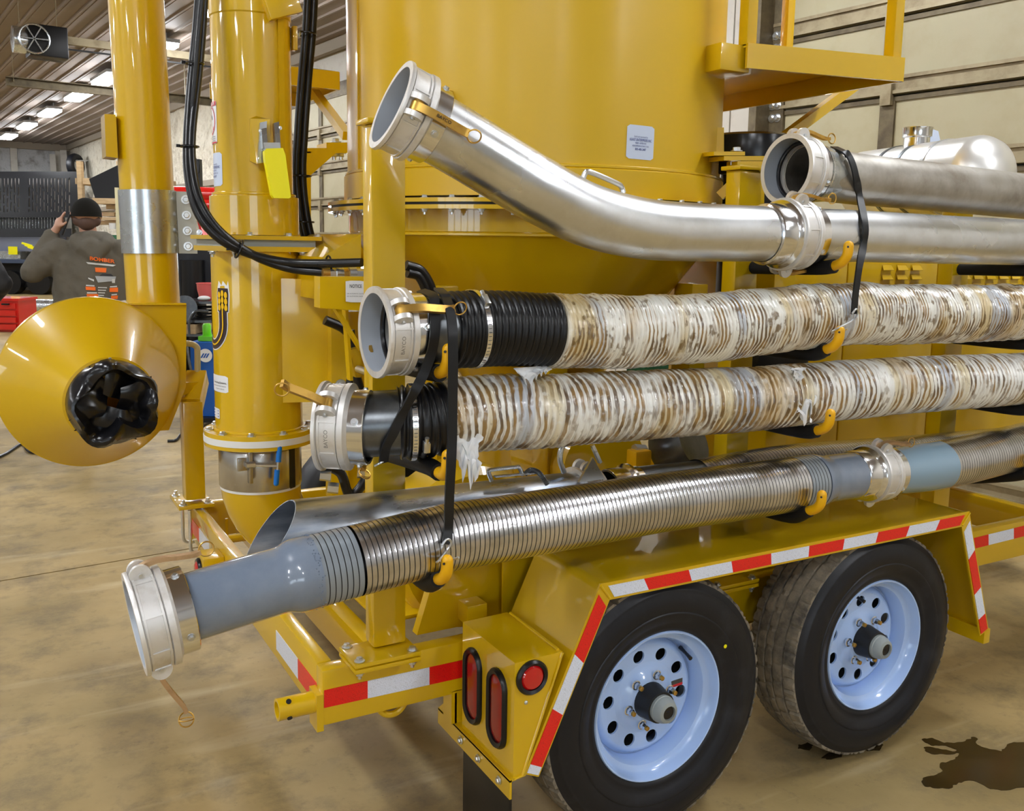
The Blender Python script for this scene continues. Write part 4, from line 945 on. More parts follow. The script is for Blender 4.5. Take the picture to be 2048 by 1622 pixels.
hoses([pp(main, yy1), pp(m2, yy1[:10])], .0125, [(aty(388, 127, 2.84), (0, 0, 1)), (aty(378, 293, 2.78), (0, 0, 1)), (aty(478, 498, 2.68), (1, 0, -.4)), (aty(657, 530, 2.6), (1, 0, 0))], .026)
hoses([pp([(410, -60), (399, 50), (390, 160), (381, 250)], 2.80)], .007)
f0 = aty(645, 545, 2.58)
for i, (dx, r_) in enumerate(((0, .014), (.02, .012), (.038, .016), (.058, .012), (.074, .018), (.095, .014))): MB().cyl(f0+V((dx, -.003*i, -.002)), f0+V((dx+.02, -.003*i-.002, -.002)), r_, 6 if i % 2 else 16).build('hose_fitting', ZINC if i % 3 else BRASS, TR)
bun = [(618, -60), (612, 60), (604, 150), (596, 260), (592, 350), (600, 430), (616, 500), (640, 580)]
hoses([pp(bun, 3.12, dx) for dx in (0, 13)] + [pp(bun, 3.14, dx) for dx in (7,)], .0135, [(aty(610, 68, 3.12), (0, 0, 1)), (aty(600, 352, 3.12), (0, 0, 1)), (aty(606, 444, 3.12), (0, 0, 1))], .036)
MB().cyl(TU+V((.13, -.05, 2.195)), aty(600, 66, 3.0), .003, 8).build('tie_wire', RUBG, TR)
hoses([pp([(815, 545), (840, 555), (855, 600), (850, 680)], 2.4), pp([(812, 530), (845, 545), (868, 600), (862, 690)], 2.4), pp([(650, 640), (690, 660), (712, 700), (700, 770), (690, 840)], 2.6), pp([(640, 930), (680, 945), (700, 990), (730, 960), (745, 900), (742, 860)], 2.45), pp([(700, 660), (705, 720), (720, 780)], 2.55)], .014)
for px, py in ((640, 950), (655, 975), (715, 945), (690, 905)): MB().cyl(aty(px, py, 2.45), aty(px+22, py+2, 2.44), .016, 6).build('hose_fitting', ZINC, TR)
MB().prism([aty(700, 700, 2.5), aty(722, 695, 2.5), aty(722, 755, 2.5), aty(712, 755, 2.5)], (0, .03, 0)).build('hinge_tab', YEL, TR)
MB().cyl(aty(716, 738, 2.45), aty(745, 748, 2.35), .010, 12).build('hinge_pin', ZINC, TR)
# --- leaning spout pipe, clamp, deflector funnel and its mount on the far post
S0, S1 = V((.566, 3.78, 1.30)), V((.540, 3.78, 2.75)); SR = .096
sp = MB().cyl(S0, S1, SR, 48).build('spout_pipe', YEL, TR)
za, zb = aty(290, 506, 3.78).z, aty(290, 381, 3.78).z
def onsp(z): return S0+(S1-S0)*((z-S0.z)/(S1.z-S0.z))
MB().lathe([(SR+.002, 0), (SR+.006, 0), (SR+.006, zb-za), (SR+.002, zb-za)], onsp(za), S1-S0, 48, closed=True).build('clamp_band', GALV, sp)
c0 = onsp(za)+V((SR+.002, -.03, 0)); MB().prism([c0, c0+V((.065, -.012, 0)), c0+V((.065, -.006, 0)), c0+V((0, .006, 0))], S1.lerp(S0, 0)-S0 and (S1-S0).normalized()*(zb-za)).build('clamp_flange', M('dull_zinc_plate', (.50, .51, .47), .5, .6), sp)
for i in range(4): bolt(sp, onsp(za+(zb-za)*(.12+.25*i))+V((SR+.034, -.04, 0)), (-.15, -1, 0), .0115, nut=True)
MB().prism([aty(209, 228, 3.72), aty(232, 229, 3.72), aty(236, 316, 3.72), aty(212, 313, 3.72)], (0, .12, 0)).build('spout_tab', YEL, sp)
k = MB(); bt = [(.457, 1.338), (.664, 1.334), (.652, 1.02), (.585, .86), (.45, .86)]
k.prism([(x, 3.66, z) for x, z in bt], (0, .24, 0)); bxx = k.build('spout_box', YEL, TR)
MB().tube([(.46, 3.655, 1.338), (.662, 3.655, 1.334)], .005, 6).build('weld_bead', YEL, bxx)
fc, fa = V((.322, 3.62, 1.062)), V((.356, 3.32, 1.034)); ax = (fa-fc).normalized(); L_ = (fa-fc).length
fun = MB().lathe([(.05, -.06), (.300, -.012), (.309, -.010), (.309, .006), (.302, .010), (.148, L_-.03), (.139, L_-.028), (.139, L_+.012), (.134, L_+.012), (.134, 0)], fc, ax, 96).build('deflector_funnel', YEL, TR, ang=30)
bolt(fun, fa+V((-.0, .02, .143)), (0, -.2, 1), .006)
# crumpled rubber boot in the funnel mouth
k = MB(); n = 48; x, y, z = frame(ax); rings = []
for j, (r_, h) in enumerate(((.141, L_-.022), (.142, L_+.01), (.139, L_+.04), (.131, L_+.062), (.118, L_+.064), (.100, L_+.03), (.094, L_-.03), (.10, L_-.12))):
    row = []
    for i in range(n):
        a = 2*PI*i/n; wv = 0
        if j >= 2: wv = .012*math.sin(5*a+.6)+.008*math.sin(3*a+j*.5)+.006*noise.noise(V((math.cos(a)*2, math.sin(a)*2, j*.4)))
        dent = -.045*math.exp(-((((a-3.5+PI) % (2*PI))-PI)/.55)**2) if 3 <= j <= 6 else 0
        hh = h+(.018*math.sin(4*a+1)+.01*math.sin(7*a) if j in (3, 4, 5) else 0)
        row.append(fc+ax*hh+(x*math.cos(a)+y*math.sin(a))*(r_+wv+dent))
    rings.append(row)
k.add([p for r_ in rings for p in r_], [[j*n+i, j*n+(i+1) % n, (j+1)*n+(i+1) % n, (j+1)*n+i] for j in range(len(rings)-1) for i in range(n)], 0, True)
boot = k.build('rubber_boot', RUBG, TR, ang=60, label='crumpled black rubber boot in the funnel mouth')
# folded flaps inside the boot, gaps between them
k = MB(); cz = fc+ax*(L_-.01)
for a0_, w_, d_ in ((1.2, .095, .0), (2.9, .1, .02), (4.6, .1, .035), (5.8, .08, .01)):
    c_ = cz+(x*math.cos(a0_)+y*math.sin(a0_))*.06+ax*d_*.5; tx = -x*math.sin(a0_)+y*math.cos(a0_); rd = x*math.cos(a0_)+y*math.sin(a0_)
    vs_ = []
    for i in range(7):
        for j in range(5):
            s, t = i/6*2-1, j/4; vs_.append(c_+tx*(s*w_*(1-.45*t))+rd*(.05-.095*t)+ax*(.02*math.sin(3*s)+.03*t-.03*t*t+.012*s*s))
    k.add(vs_, [[i*5+j, (i+1)*5+j, (i+1)*5+j+1, i*5+j+1] for i in range(6) for j in range(4)], 0, True)
k.build('boot_flap', RUBG, boot, ang=70)
# far post with its mitred head
fp = MB().cube((.645, 3.70, ZT+.03), (.72, 3.775, .955), .006).build('far_post', YEL, TR)
MB().beam((.6825, 3.735, .935), (.735, 3.86, 1.03), .078, .075, bev=.005).build('post_head', YEL, fp)
MB().cube((.612, 3.665, ZT+.004), (.745, 3.87, ZT+.018), .003).build('base_plate', YEL, fp)
for x_, y_ in ((.632, 3.685), (.725, 3.685), (.632, 3.845), (.725, 3.845)): bolt(fp, (x_, y_, ZT+.018), (0, 0, 1), .011, nut=True)
for y_ in (3.672, 3.83): MB().tube(spline([(.652, y_, ZT+.0), (.652, y_, ZT-.1), (.652, y_, ZB-.01), (.665, y_, ZB-.03), (.70, y_, ZB-.034), (.735, y_, ZB-.03)], 5), .007, 10).build('u_bolt', ZINC, fp)
MB().prism([aty(316, 800, 3.66), aty(368, 765, 3.72), aty(408, 764, 3.80), aty(404, 776, 3.80), aty(368, 790, 3.72), aty(318, 850, 3.66)], (.0, .012, .0)).build('mount_plate', YEL, fp)
MB().lathe([(0, 0), (.036, 0), (.036, .004), (0, .004)], aty(395, 759, 3.84), UP, 24).build('washer', PALEY, fp)
MB().tube(spline([aty(395, 758, 3.84), aty(395, 705, 3.84), aty(393, 694, 3.84), aty(383, 688, 3.84), aty(362, 686, 3.84)], 5), .012, 12).build('swivel_handle', PALEY, fp)

# ------------------------------------------------------------------ pipes and hoses lying in the racks
def ext(path, px_end):                                          # run a path on past the picture edge, straight
    d_ = (path[-1]-path[-3]).normalized(); p = path[-1]; out = list(path)
    for i in range(30):
        p = p+d_*.05; out.append(p)
        q = p-CAM
        if PPX+FPX*q.dot(_r)/q.dot(_f) > px_end: break
    return out
def pathpx(l, y, n=8):
    return spline([aty(a, b, (y[i] if isinstance(y, list) else y)) for i, (a, b) in enumerate(l)], n)
def film(name, pitch, white, cream, brown, amount):
    m = bpy.data.materials.new(name); m.use_nodes = True; nt = m.node_tree; N = nt.nodes; L = nt.links; b = N['Principled BSDF']
    uv = N.new('ShaderNodeUVMap'); uv.uv_map = 'UVMap'; sp_ = N.new('ShaderNodeSeparateXYZ'); L.new(uv.outputs[0], sp_.inputs[0])
    def math_(op, a, c=None):
        x = N.new('ShaderNodeMath'); x.operation = op
        for i, q in enumerate((a, c)):
            if q is None: continue
            if isinstance(q, (int, float)): x.inputs[i].default_value = q
            else: L.new(q, x.inputs[i])
        return x.outputs[0]
    tc = N.new('ShaderNodeTexCoord')
    def nz(scale, st, det=5):
        mp = N.new('ShaderNodeMapping'); mp.inputs['Scale'].default_value = st; L.new(tc.outputs['Object'], mp.inputs['Vector'])
        n = N.new('ShaderNodeTexNoise'); n.inputs['Scale'].default_value = scale; n.inputs['Detail'].default_value = det; L.new(mp.outputs[0], n.inputs['Vector']); return n.outputs[0]
    wob = math_('MULTIPLY', nz(11, (1, 1, 1), 3), 1.0+.9*amount)
    ph = math_('ADD', math_('ADD', math_('DIVIDE', sp_.outputs[0], pitch), sp_.outputs[1]), wob)
    wave = math_('SINE', math_('MULTIPLY', ph, 2*PI))
    def rng(src, lo, hi, a=0, z=1):
        r_ = N.new('ShaderNodeMapRange'); r_.interpolation_type = 'SMOOTHSTEP'; r_.inputs['From Min'].default_value = lo; r_.inputs['From Max'].default_value = hi; r_.inputs['To Min'].default_value = a; r_.inputs['To Max'].default_value = z; L.new(src, r_.inputs[0]); return r_.outputs[0]
    def mix(f, A, Bc):
        x = N.new('ShaderNodeMix'); x.data_type = 'RGBA'; L.new(f, x.inputs['Factor'])
        for s, q in (('A', A), ('B', Bc)):
            if isinstance(q, tuple): x.inputs[s].default_value = (*q, 1)
            else: L.new(q, x.inputs[s])
        return x.outputs['Result']
    base = mix(rng(nz(7.5, (1, .2, .2), 4), .50, .63), white, cream)
    base = mix(rng(nz(6, (1, .12, .12), 2), .56, .63, 0, .75), base, (.42, .47, .56))
    base = mix(rng(nz(4.2, (1, .2, .3), 3), .56, .68, 0, .7), base, (.56, .38, .13))
    grime = mix(rng(nz(30, (1, .6, .6), 4), .42, .6), (.30, .165, .035), brown)
    valley = rng(wave, .0, .6)
    dirt = math_('MULTIPLY', valley, rng(nz(24, (1, .35, .35), 6), .36-amount*.02, .56))
    c = mix(math_('MULTIPLY', dirt, .95), base, grime)
    c = mix(math_('MULTIPLY', rng(nz(60, (1, .5, .5), 4), .56, .66), .85*amount), c, (.16, .09, .02))
    c = mix(math_('MULTIPLY', rng(nz(38, (.6, 1, 1), 5), .60, .70), .5), c, white)
    L.new(c, b.inputs['Base Color']); b.inputs['Roughness'].default_value = .3; b.inputs['Coat Weight'].default_value = .9; b.inputs['Coat Roughness'].default_value = .08
    bp_ = N.new('ShaderNodeBump'); bp_.inputs['Strength'].default_value = .8; bp_.inputs['Distance'].default_value = .004; L.new(nz(55, (1, .45, .45), 5), bp_.inputs['Height']); L.new(bp_.outputs[0], b.inputs['Normal']); L.new(bp_.outputs[0], b.inputs['Coat Normal'])
    return m
PA, PB = .0125, .0195
FILMA = film('dirty_film_wrap_fine', PA, (.88, .87, .80), (.72, .60, .36), (.11, .055, .012), 1.0)
FILMB = film('dirty_film_wrap_coarse', PB, (.88, .88, .84), (.74, .65, .43), (.10, .048, .010), .6)
def helix(path, R, pitch, amp, mat, name, parent, n=56, sub=5, rough=.0012, flat=0.):
    P = resample(path, pitch/sub); L_ = [0]
    for a, b in zip(P, P[1:]): L_.append(L_[-1]+(b-a).length)
    rr = []
    for i in range(len(P)):
        s = L_[i]
        def rad(a, s=s):
            w_ = math.sin(2*PI*(s/pitch+a/(2*PI))); w_ = w_ if not flat else max(-1, min(1, w_*flat))
            return R-amp*.5*(1+w_) + rough*noise.noise(V((s*38, math.cos(a)*2.5, math.sin(a)*2.5)))*1.6 + rough*2*noise.noise(V((s*9, math.cos(a)*1.2, math.sin(a)*1.2+7)))
        rr.append(rad)
    return MB().tube(P, rr, n, uvs=True).build(name, mat, parent, ang=80, recalc=False)
def ribbed(path, R, pitch, name, mats, parent, n=56, depth=.0022):
    L_ = plen(path); P, rr, kd = [], [], []; k = 0; fine = resample(path, .004)
    acc = [0]
    for a, b in zip(fine, fine[1:]): acc.append(acc[-1]+(b-a).length)
    def at(s):
        i = min(len(fine)-2, int(s/acc[-1]*(len(fine)-1))); i = max(0, i)
        return fine[i].lerp(fine[i+1], (s-acc[i])/max(1e-9, acc[i+1]-acc[i]))
    while (k+1)*pitch <= L_+1e-6:
        for fr, r_, d_ in ((0, R-.0001, 0), (.12, R, 0), (.72, R, 0), (.84, R-.0001, 1), (.88, R-depth, 1), (.96, R-depth, 1)):
            P.append(at((k+fr)*pitch)); rr.append(r_); kd.append(d_)
        k += 1
    return MB().tube(P, rr, n, mfun=lambda i: kd[i], caps=False).build(name, mats, parent, ang=45)
def plain(path, R, name, mat, parent, n=56, wall=.004):
    P = [V(p) for p in path]
    k = MB().tube(P, R, n, caps=False).tube(P, R-wall if not isinstance(R, list) else [r-wall for r in R], n, caps=False)
    def ring(i0, j0):
        for i in range(n): k.f.append([i0+i, i0+(i+1) % n, j0+(i+1) % n, j0+i]); k.m.append(0); k.s.append(False)
    m_ = len(P)*n; ring(0, m_); ring((len(P)-1)*n, m_+(len(P)-1)*n)
    return k.build(name, mat, parent, ang=40)
BORE = M('machined_bore', (.52, .56, .62), .4, .3)
def cam_lever(parent, o, ax, rad, state, mat, R=.094, ang=0):
    """cam arm pinned between two ears: closed it lies along the body, open it swings out"""
    ax, rad = V(ax).normalized(), V(rad).normalized(); tan = ax.cross(rad); p = V(o)+ax*.029+rad*R
    def D(a, r, z=0): return p+ax*a+rad*r+tan*z
    if state == 'closed': pts = [D(-.010, -.012), D(-.006, .004), D(.012, .012), D(.04, .014), D(.075, .008), D(.105, .004), D(.118, .006)]
    elif state == 'up': pts = [D(.004, -.004), D(-.006, .012), D(-.022, .03), D(-.045, .05), D(-.066, .068), D(-.074, .083)]
    else: pts = [D(.0, -.004), D(-.004, .016), D(.002, .04), D(.014, .07), D(.026, .098), D(.028, .112)]
    k = MB(); k.ribbon(spline(pts, 4), tan, .017, .0085); k.cyl(p-tan*.012, p+tan*.012, .011, 16)
    lv = k.build('cam_lever', mat, parent, ang=35)
    MB().cyl(p-tan*.027, p+tan*.027, .0042, 10).build('pivot_pin', ZINC, parent)
    e = V(pts[-1]); MB().torus(e+rad*.002+(ax*.012 if state == 'closed' else (-V((0, 0, 1))*.014)), tan*.6+V((0, -.8, .1)), .0145, .0016, 24, 6).torus(e+rad*.002+(ax*.012 if state == 'closed' else (-V((0, 0, 1))*.014)), tan*.75+V((0, -.7, .25)), .014, .0013, 24, 6).build('pull_ring', BRASS, parent)
def coupling(parent, o, ax, ear, levers=(('closed', BRASS), ('closed', BRASS)), s=1.0, collar=True, words=False, deep=True, colmat=None):
    o, ax = V(o), V(ax).normalized(); x, y, z = frame(ax, ear)
    prof = [(.083, .0), (.0965, .0), (.0975, .004), (.0975, .010), (.0905, .013), (.0895, .066), (.0945, .069), (.0945, .084), (.086, .088), (.080, .094), (.074, .094), (.074, .066), (.083, .062)]
    Q = .78; k = MB(); k.lathe([(r*s, h*Q) for r, h in prof], o, ax, 64, ear, closed=True)
    for e in (1, -1):                                               # two ears each side
        for t in (-.0175, .0175):
            c_ = o+z*.029+x*e*.088*s+y*t; pts = []
            for i in range(13): a = PI*i/12; pts.append(c_+z*(.021*math.cos(a))+x*e*(.004+.022*math.sin(a)))
            pts = [c_+z*.022-x*e*.003]+pts+[c_-z*.022-x*e*.003]
            k.prism([p-y*.0055 for p in pts], y*.011)
    for i in range(8):                                              # cast frames between the ears
        a = 2*PI*(i+.5)/8+.0; rd = x*math.cos(a)+y*math.sin(a); tn = -x*math.sin(a)+y*math.cos(a)
        k.box(o+z*.031+rd*.0905*s, (.004, .041, .004), Matrix((rd, z, tn)).transposed())
        a = 2*PI*i/8+.2; 
    for h in (.0135, .0485): k.lathe([(.0895*s, h-.0025), (.0925*s, h-.002), (.0925*s, h+.002), (.0895*s, h+.0025)], o, ax, 64, ear)
    cp = k.build('coupling', CAST, parent, ang=32)
    MB().torus(o+z*.050, ax, .0775*s, .006*s, 48, 10).build('gasket', RUBG, cp)
    MB().lathe([(.0828*s, .001), (.0828*s, .047)], o, ax, 56).build('bore', BORE, cp)
    if collar:
        c_ = MB().lathe([(.0795*s, .070), (.0815*s, .071), (.0815*s, .1035), (.080*s, .105), (.0735*s, .105)], o, ax, 64, ear).build('collar', colmat or TURN, cp)
        for i in range(4):
            a = .35+PI/2*i; rd = x*math.cos(a)+y*math.sin(a); bolt(cp, o+z*.088+rd*.0812*s, rd, .0055)
    for e, (st, mt) in zip((1, -1), levers):
        if st: cam_lever(cp, o, z, x*e, st, mt, .094*s)
    if words:
        k = MB(); a0 = words
        def fn(u, v):
            a = a0-u/(.0925*s); return o+z*(.031-v)+(x*math.cos(a)+y*math.sin(a))*.0905*s
        put_text(k, 'BAYCO', .0115, fn, 0, 0, .04, .01); k.build('cast_lettering', M('cast_letter_grey', (.33, .32, .30), .6, .4), cp, recalc=False)  # lettering in a darker grey than the casting
    return cp
def male_ring(parent, o, ax, s=1.):                                # male adapter shoulder of a joint
    return MB().lathe([(.0735*s, 0), (.0795*s, .002), (.0815*s, .006), (.0815*s, .05), (.086*s, .053), (.091*s, .058), (.091*s, .067), (.0805*s, .068), (.0805*s, .095)], o, ax, 64).build('adapter_ring', TURN, parent)
def dirn(path, s):
    a, b = cut(path, max(0, s-.01), s+.01)[0], cut(path, max(0, s-.01), s+.01)[-1]; return (b-a).normalized()
def ptat(path, s): return cut(path, s, s+.001)[0]

# elbow pipe, top of the rack
e_px = [(781, 209), (880, 262), (985, 325), (1080, 382), (1180, 432), (1290, 458), (1400, 465), (1480, 467), (1548, 468)]
e_y = [1.86, 1.85, 1.835, 1.82, 1.82, 1.835, 1.855, 1.86, 1.86]
ep = pathpx(e_px, e_y); T = thing('elbow_pipe', 'shiny bent steel pipe with open camlock coupling, lying highest on the rack beside the tank', 'pipe', ptat(ep, .5)-V((0, 0, .08)))
s0 = .068; pl = cut(ep, s0, plen(ep)); plain(pl, .0725, 'bent_tube', ALU, T, 64)
d0 = dirn(ep, .03); ear = V((.1, -1, -.12)); coupling(T, ep[0], d0, ear, (('closed', BRASS), (None, None)))
k = MB()
x_, y_, z_ = frame(d0, ear)
def fn(u, v): return ep[0]+z_*(.085+u)+x_*(.1085+.0*v)+y_*v*-1
pf = (1., 1.)
put_text(k, 'BAYCO', .009, lambda u, v: ep[0]+z_*(.085+u)+x_*(.1115-.16*u)-y_*v, 0, 0, .034, .01); k.build('lever_lettering', BLK, T, recalc=False)
_lip = aty(1562, 469, 1.86); _de = dirn(ep, plen(ep)-.02); male_ring(T, _lip-_de*.067, _de)
q = [aty(1165, 362, 1.80), aty(1170, 347, 1.80), aty(1180, 344, 1.80), aty(1232, 366, 1.82), aty(1243, 374, 1.83), aty(1247, 386, 1.83)]
MB().tube(spline(q, 4), .0065, 10).build('wire_handle', ALU, T)
# long lower pipe
l_px = [(1562, 469), (1700, 472), (1850, 478), (2048, 485)]
lp_ = ext(pathpx(l_px, 1.86), 2300); T = thing('long_pipe', 'long aluminium pipe clamped to the end of the bent pipe', 'pipe', ptat(lp_, .6)-V((0, 0, .08)))
plain(cut(lp_, .068, plen(lp_)), .0725, 'tube', ALU, T, 64)
coupling(T, ptat(lp_, .0), dirn(lp_, .05), (-.05, -.25, 1), (('closed', BRASS), ('closed', BRASS)))
# upper dark pipe, open end
u_px = [(1572, 338), (1700, 357), (1850, 372), (2048, 393)]
up_p = ext(pathpx(u_px, 1.93), 2300); T = thing('long_pipe', 'long dull brown aluminium pipe with wide open coupling, strapped on top of the others', 'pipe', ptat(up_p, .6)-V((0, 0, .08)))
plain(cut(up_p, .068, plen(up_p)), .073, 'tube', ALUD, T, 64)
coupling(T, up_p[0], dirn(up_p, .05), (.0, -.05, 1), (('closed', BRASS), (None, None)))
k = MB(); x_, y_, z_ = frame(dirn(up_p, .1), (0, 0, 1)); n = 48; vs_ = []
for i in range(n):
    a = 2*PI*i/n; rd = x_*math.cos(a)+y_*math.sin(a); vs_ += [up_p[0]+z_*.095+rd*.0825, up_p[0]+z_*(.150+.02*noise.noise(V((math.cos(a)*3, math.sin(a)*3, 0)))+.012*math.sin(9*a))+rd*.0742]
k.add(vs_, [[2*i, 2*((i+1) % n), 2*((i+1) % n)+1, 2*i+1] for i in range(n)], 0, True); k.build('foil_wrap', GALV, T, recalc=False)
# wrapped hose A
a_px = [(748, 665), (830, 662), (900, 660), (1000, 657), (1100, 661), (1200, 663), (1300, 662), (1400, 657), (1500, 646), (1600, 634), (1700, 629), (1850, 628), (2048, 624)]
ap = ext(pathpx(a_px, 1.855), 2300); T = thing('wrapped_hose', 'film-wrapped black suction hose with shiny camlock coupling, on the upper of two hose hooks', 'hose', ptat(ap, .7)-V((0, 0, .09)), 'film-wrapped suction hoses')
coupling(T, ap[0], dirn(ap, .05), (-.12, -.86, .52), (('closed', BRASS), ('closed', BRASS)), words=.78)
sa = arc_at_px(ap, 1098); sb = arc_at_px(ap, 893)
plain(cut(ap, .068, sb+.05), .0725, 'steel_stub', STEEL, T)
helix(cut(ap, sb, sa+.01), .0865, .0165, .0075, RUB, 'ribbed_rubber', T, sub=6, rough=.0002)
helix(cut(ap, sa, plen(ap)), .0895, PA, .0032, FILMA, 'film_wrap', T, rough=.0024)
def hose_clamp(path, s, R, parent, scr=None):
    c_ = ptat(path, s); d_ = dirn(path, s); cl_ = MB().lathe([(R, -.006), (R+.0018, -.006), (R+.0018, .006), (R, .006)], c_, d_, 56, closed=True).build('hose_clamp', TURN, parent)
    x1, y1, z1 = frame(d_)
    k = MB()
    for i in range(64):
        a = 2*PI*i/64; rd = x1*math.cos(a)+y1*math.sin(a); tn = -x1*math.sin(a)+y1*math.cos(a)
        if rd.y < .2 and rd.z < .75: k.box(c_+rd*(R+.0017), (.0006, .007, .0015), Matrix((rd, z1, tn)).transposed())
    k.build('clamp_slots', STEEL, cl_)
    rd = (V((0, -.7, .75)) if scr is None else V(scr)).normalized(); tn = z1.cross(rd)
    MB().box(c_+rd*(R+.006), (.012, .014, .028), Matrix((rd, z1, tn)).transposed(), .002).cyl(c_+rd*(R+.007)-tn*.026, c_+rd*(R+.007)+tn*.014, .005, 8).build('clamp_screw', ZINC, cl_)
hose_clamp(ap, arc_at_px(ap, 944), .0868, T)
HA = T
# wrapped hose B
b_px = [(645, 851), (720, 849), (800, 845), (850, 842), (900, 833), (1000, 824), (1100, 822), (1200, 815), (1300, 809), (1400, 803), (1500, 798), (1600, 789), (1700, 779), (1850, 768), (2048, 757)]
b_y = [1.935, 1.91, 1.88, 1.865, 1.86] + [1.86]*10
bpth = ext(pathpx(b_px, b_y), 2300); T = thing('wrapped_hose', 'film-wrapped black suction hose with short steel stub and lever flipped open, on the hook below', 'hose', ptat(bpth, .7)-V((0, 0, .09)), 'film-wrapped suction hoses')
coupling(T, bpth[0], dirn(bpth, .04)+V((.0, -.32, -.02)), (-.18, -.78, .60), (('up', BRASS), ('down', BRASS)), words=.80)
sb, sa = arc_at_px(bpth, 797), arc_at_px(bpth, 893)
plain(cut(bpth, .068, sb+.04), .0725, 'steel_stub', STEEL, T)
helix(cut(bpth, sb, sa+.015), .083, .0145, .0065, RUB, 'ribbed_rubber', T, sub=6, rough=.0002)
helix(cut(bpth, sa-.01, arc_at_px(bpth, 1620)), .0885, PB, .0050, FILMB, 'film_wrap', T, sub=7, rough=.0011)
helix(cut(bpth, arc_at_px(bpth, 1615), plen(bpth)), .0870, .0145, .0036, FILMB, 'film_wrap', T, sub=6, rough=.0011)
hose_clamp(bpth, arc_at_px(bpth, 823), .0838, T, (.0, -.9, -.45))
HB = T
def torn(cx, cy, yy, w_, h_, seed, parent, hang=.0, curl=.02):      # ragged scrap of wrapping film
    n, m_ = 15, 11; o = aty(cx, cy, yy); vs_ = []
    for i in range(n):
        for j in range(m_):
            u, v = i/(n-1)-.5, j/(m_-1)
            edge = .55+.75*noise.fractal(V((u*4.5, seed*1.7, 0)), .8, 2.2, 3)            # ragged lower edge
            sw = 1-.45*v+.25*noise.noise(V((seed*2.1, v*4, u)))
            vs_.append(o+V((u*w_*sw+.012*noise.noise(V((v*5, seed, 0))), -.006-curl*v*v-.016*noise.noise(V((u*5, v*5, seed+3))), -v*h_*max(.15, edge)*1.5-hang*v)))
    k = MB().add(vs_, [[i*m_+j, (i+1)*m_+j, (i+1)*m_+j+1, i*m_+j+1] for i in range(n-1) for j in range(m_-1)], 0, True)
    k.build('torn_film', WFILM, parent, ang=80)
torn(928, 868, 1.785, .075, .085, 3, HB); torn(1604, 790, 1.785, .085, .06, 5, HB, curl=.012); torn(1592, 735, 1.80, .05, .04, 8, HB, curl=.0); torn(1062, 733, 1.835, .11, .03, 11, HA)
# long ribbed metal hose, bottom of the rack
m_px = [(268, 1249), (380, 1214), (480, 1184), (590, 1152), (700, 1124), (800, 1099), (900, 1074), (1000, 1058), (1100, 1041), (1200, 1025), (1300, 1008), (1400, 994), (1500, 981), (1600, 966), (1680, 954), (1745, 946), (1830, 937), (1920, 922), (2048, 891)]
mp_ = ext(pathpx(m_px, [1.86]*len(m_px)), 2300); T = thing('ribbed_metal_hose', 'long ribbed metal hose with grey painted ends, lowest in the rack above the fender', 'hose', ptat(mp_, .9)-V((0, 0, .08)))
coupling(T, mp_[0], dirn(mp_, .05), (.02, .03, 1), (('closed', BRONZE), ('down', BRONZE)), s=1.05)
S = lambda px: arc_at_px(mp_, px)
P = cut(mp_, .072, S(628)); P = resample(P, .008); n_ = len(P); rr = []
for i in range(n_):
    s = .072+(S(628)-.072)*i/(n_-1); t = (s-S(560))/(S(592)-S(560)); t = max(0, min(1, t)); rr.append(.0685+.0095*t*t*(3-2*t)+(.0012*math.sin(PI*max(0, min(1, (s-S(592))/(S(622)-S(592)))))))
plain(P, rr, 'grey_end_pipe', GREY, T, 64)
kk = MB(); x1, y1, z1 = frame(dirn(mp_, S(600))); c_ = ptat(mp_, S(605))
for i in range(110):
    a = random.uniform(0, 2*PI); q = ptat(mp_, S(random.uniform(616, 630))); rd = x1*math.cos(a)+y1*math.sin(a); kk.ball(q+rd*.0785, random.uniform(.001, .0022), 6, 4)
kk.build('weld_spatter', GREY, T)
ribbed(cut(mp_, S(625), S(710)), .0775, .0128, 'painted_ribs', [RIBG, RIBD], T)
ribbed(cut(mp_, S(709), S(1586)), .0770, .0122, 'metal_ribs', [RIBM, RIBD], T)
ribbed(cut(mp_, S(1585), S(1625)), .0775, .0122, 'painted_ribs', [RIBG, RIBD], T)
P = resample(cut(mp_, S(1623), S(1722)), .006); n_ = len(P)
plain(P, [.078-.0095*max(0, min(1, (i/(n_-1)-.05)/.2)) for i in range(n_)], 'grey_end_pipe', GREY, T, 64)
male_ring(T, ptat(mp_, S(1734)-.067), dirn(mp_, S(1720)), .90)
# its continuation past the joint
T2 = thing('ribbed_metal_hose', 'ribbed metal hose with blue-grey painted end, joined on by a camlock ring', 'hose', ptat(mp_, S(1950))-V((0, 0, .08)))
coupling(T2, ptat(mp_, S(1734)), dirn(mp_, S(1740)), (0, -.25, 1), (('closed', BRONZE), ('closed', BRONZE)), s=.90)
P = resample(cut(mp_, S(1734)+.068, S(1880)), .006); n_ = len(P)
plain(P, [.0705+.006*max(0, min(1, (i/(n_-1)-.2)/.5)) for i in range(n_)], 'grey_end_pipe', BLUEG, T2, 64)
ribbed(cut(mp_, S(1878), plen(mp_)), .0768, .0118, 'metal_ribs', [RIBM, RIBD], T2)
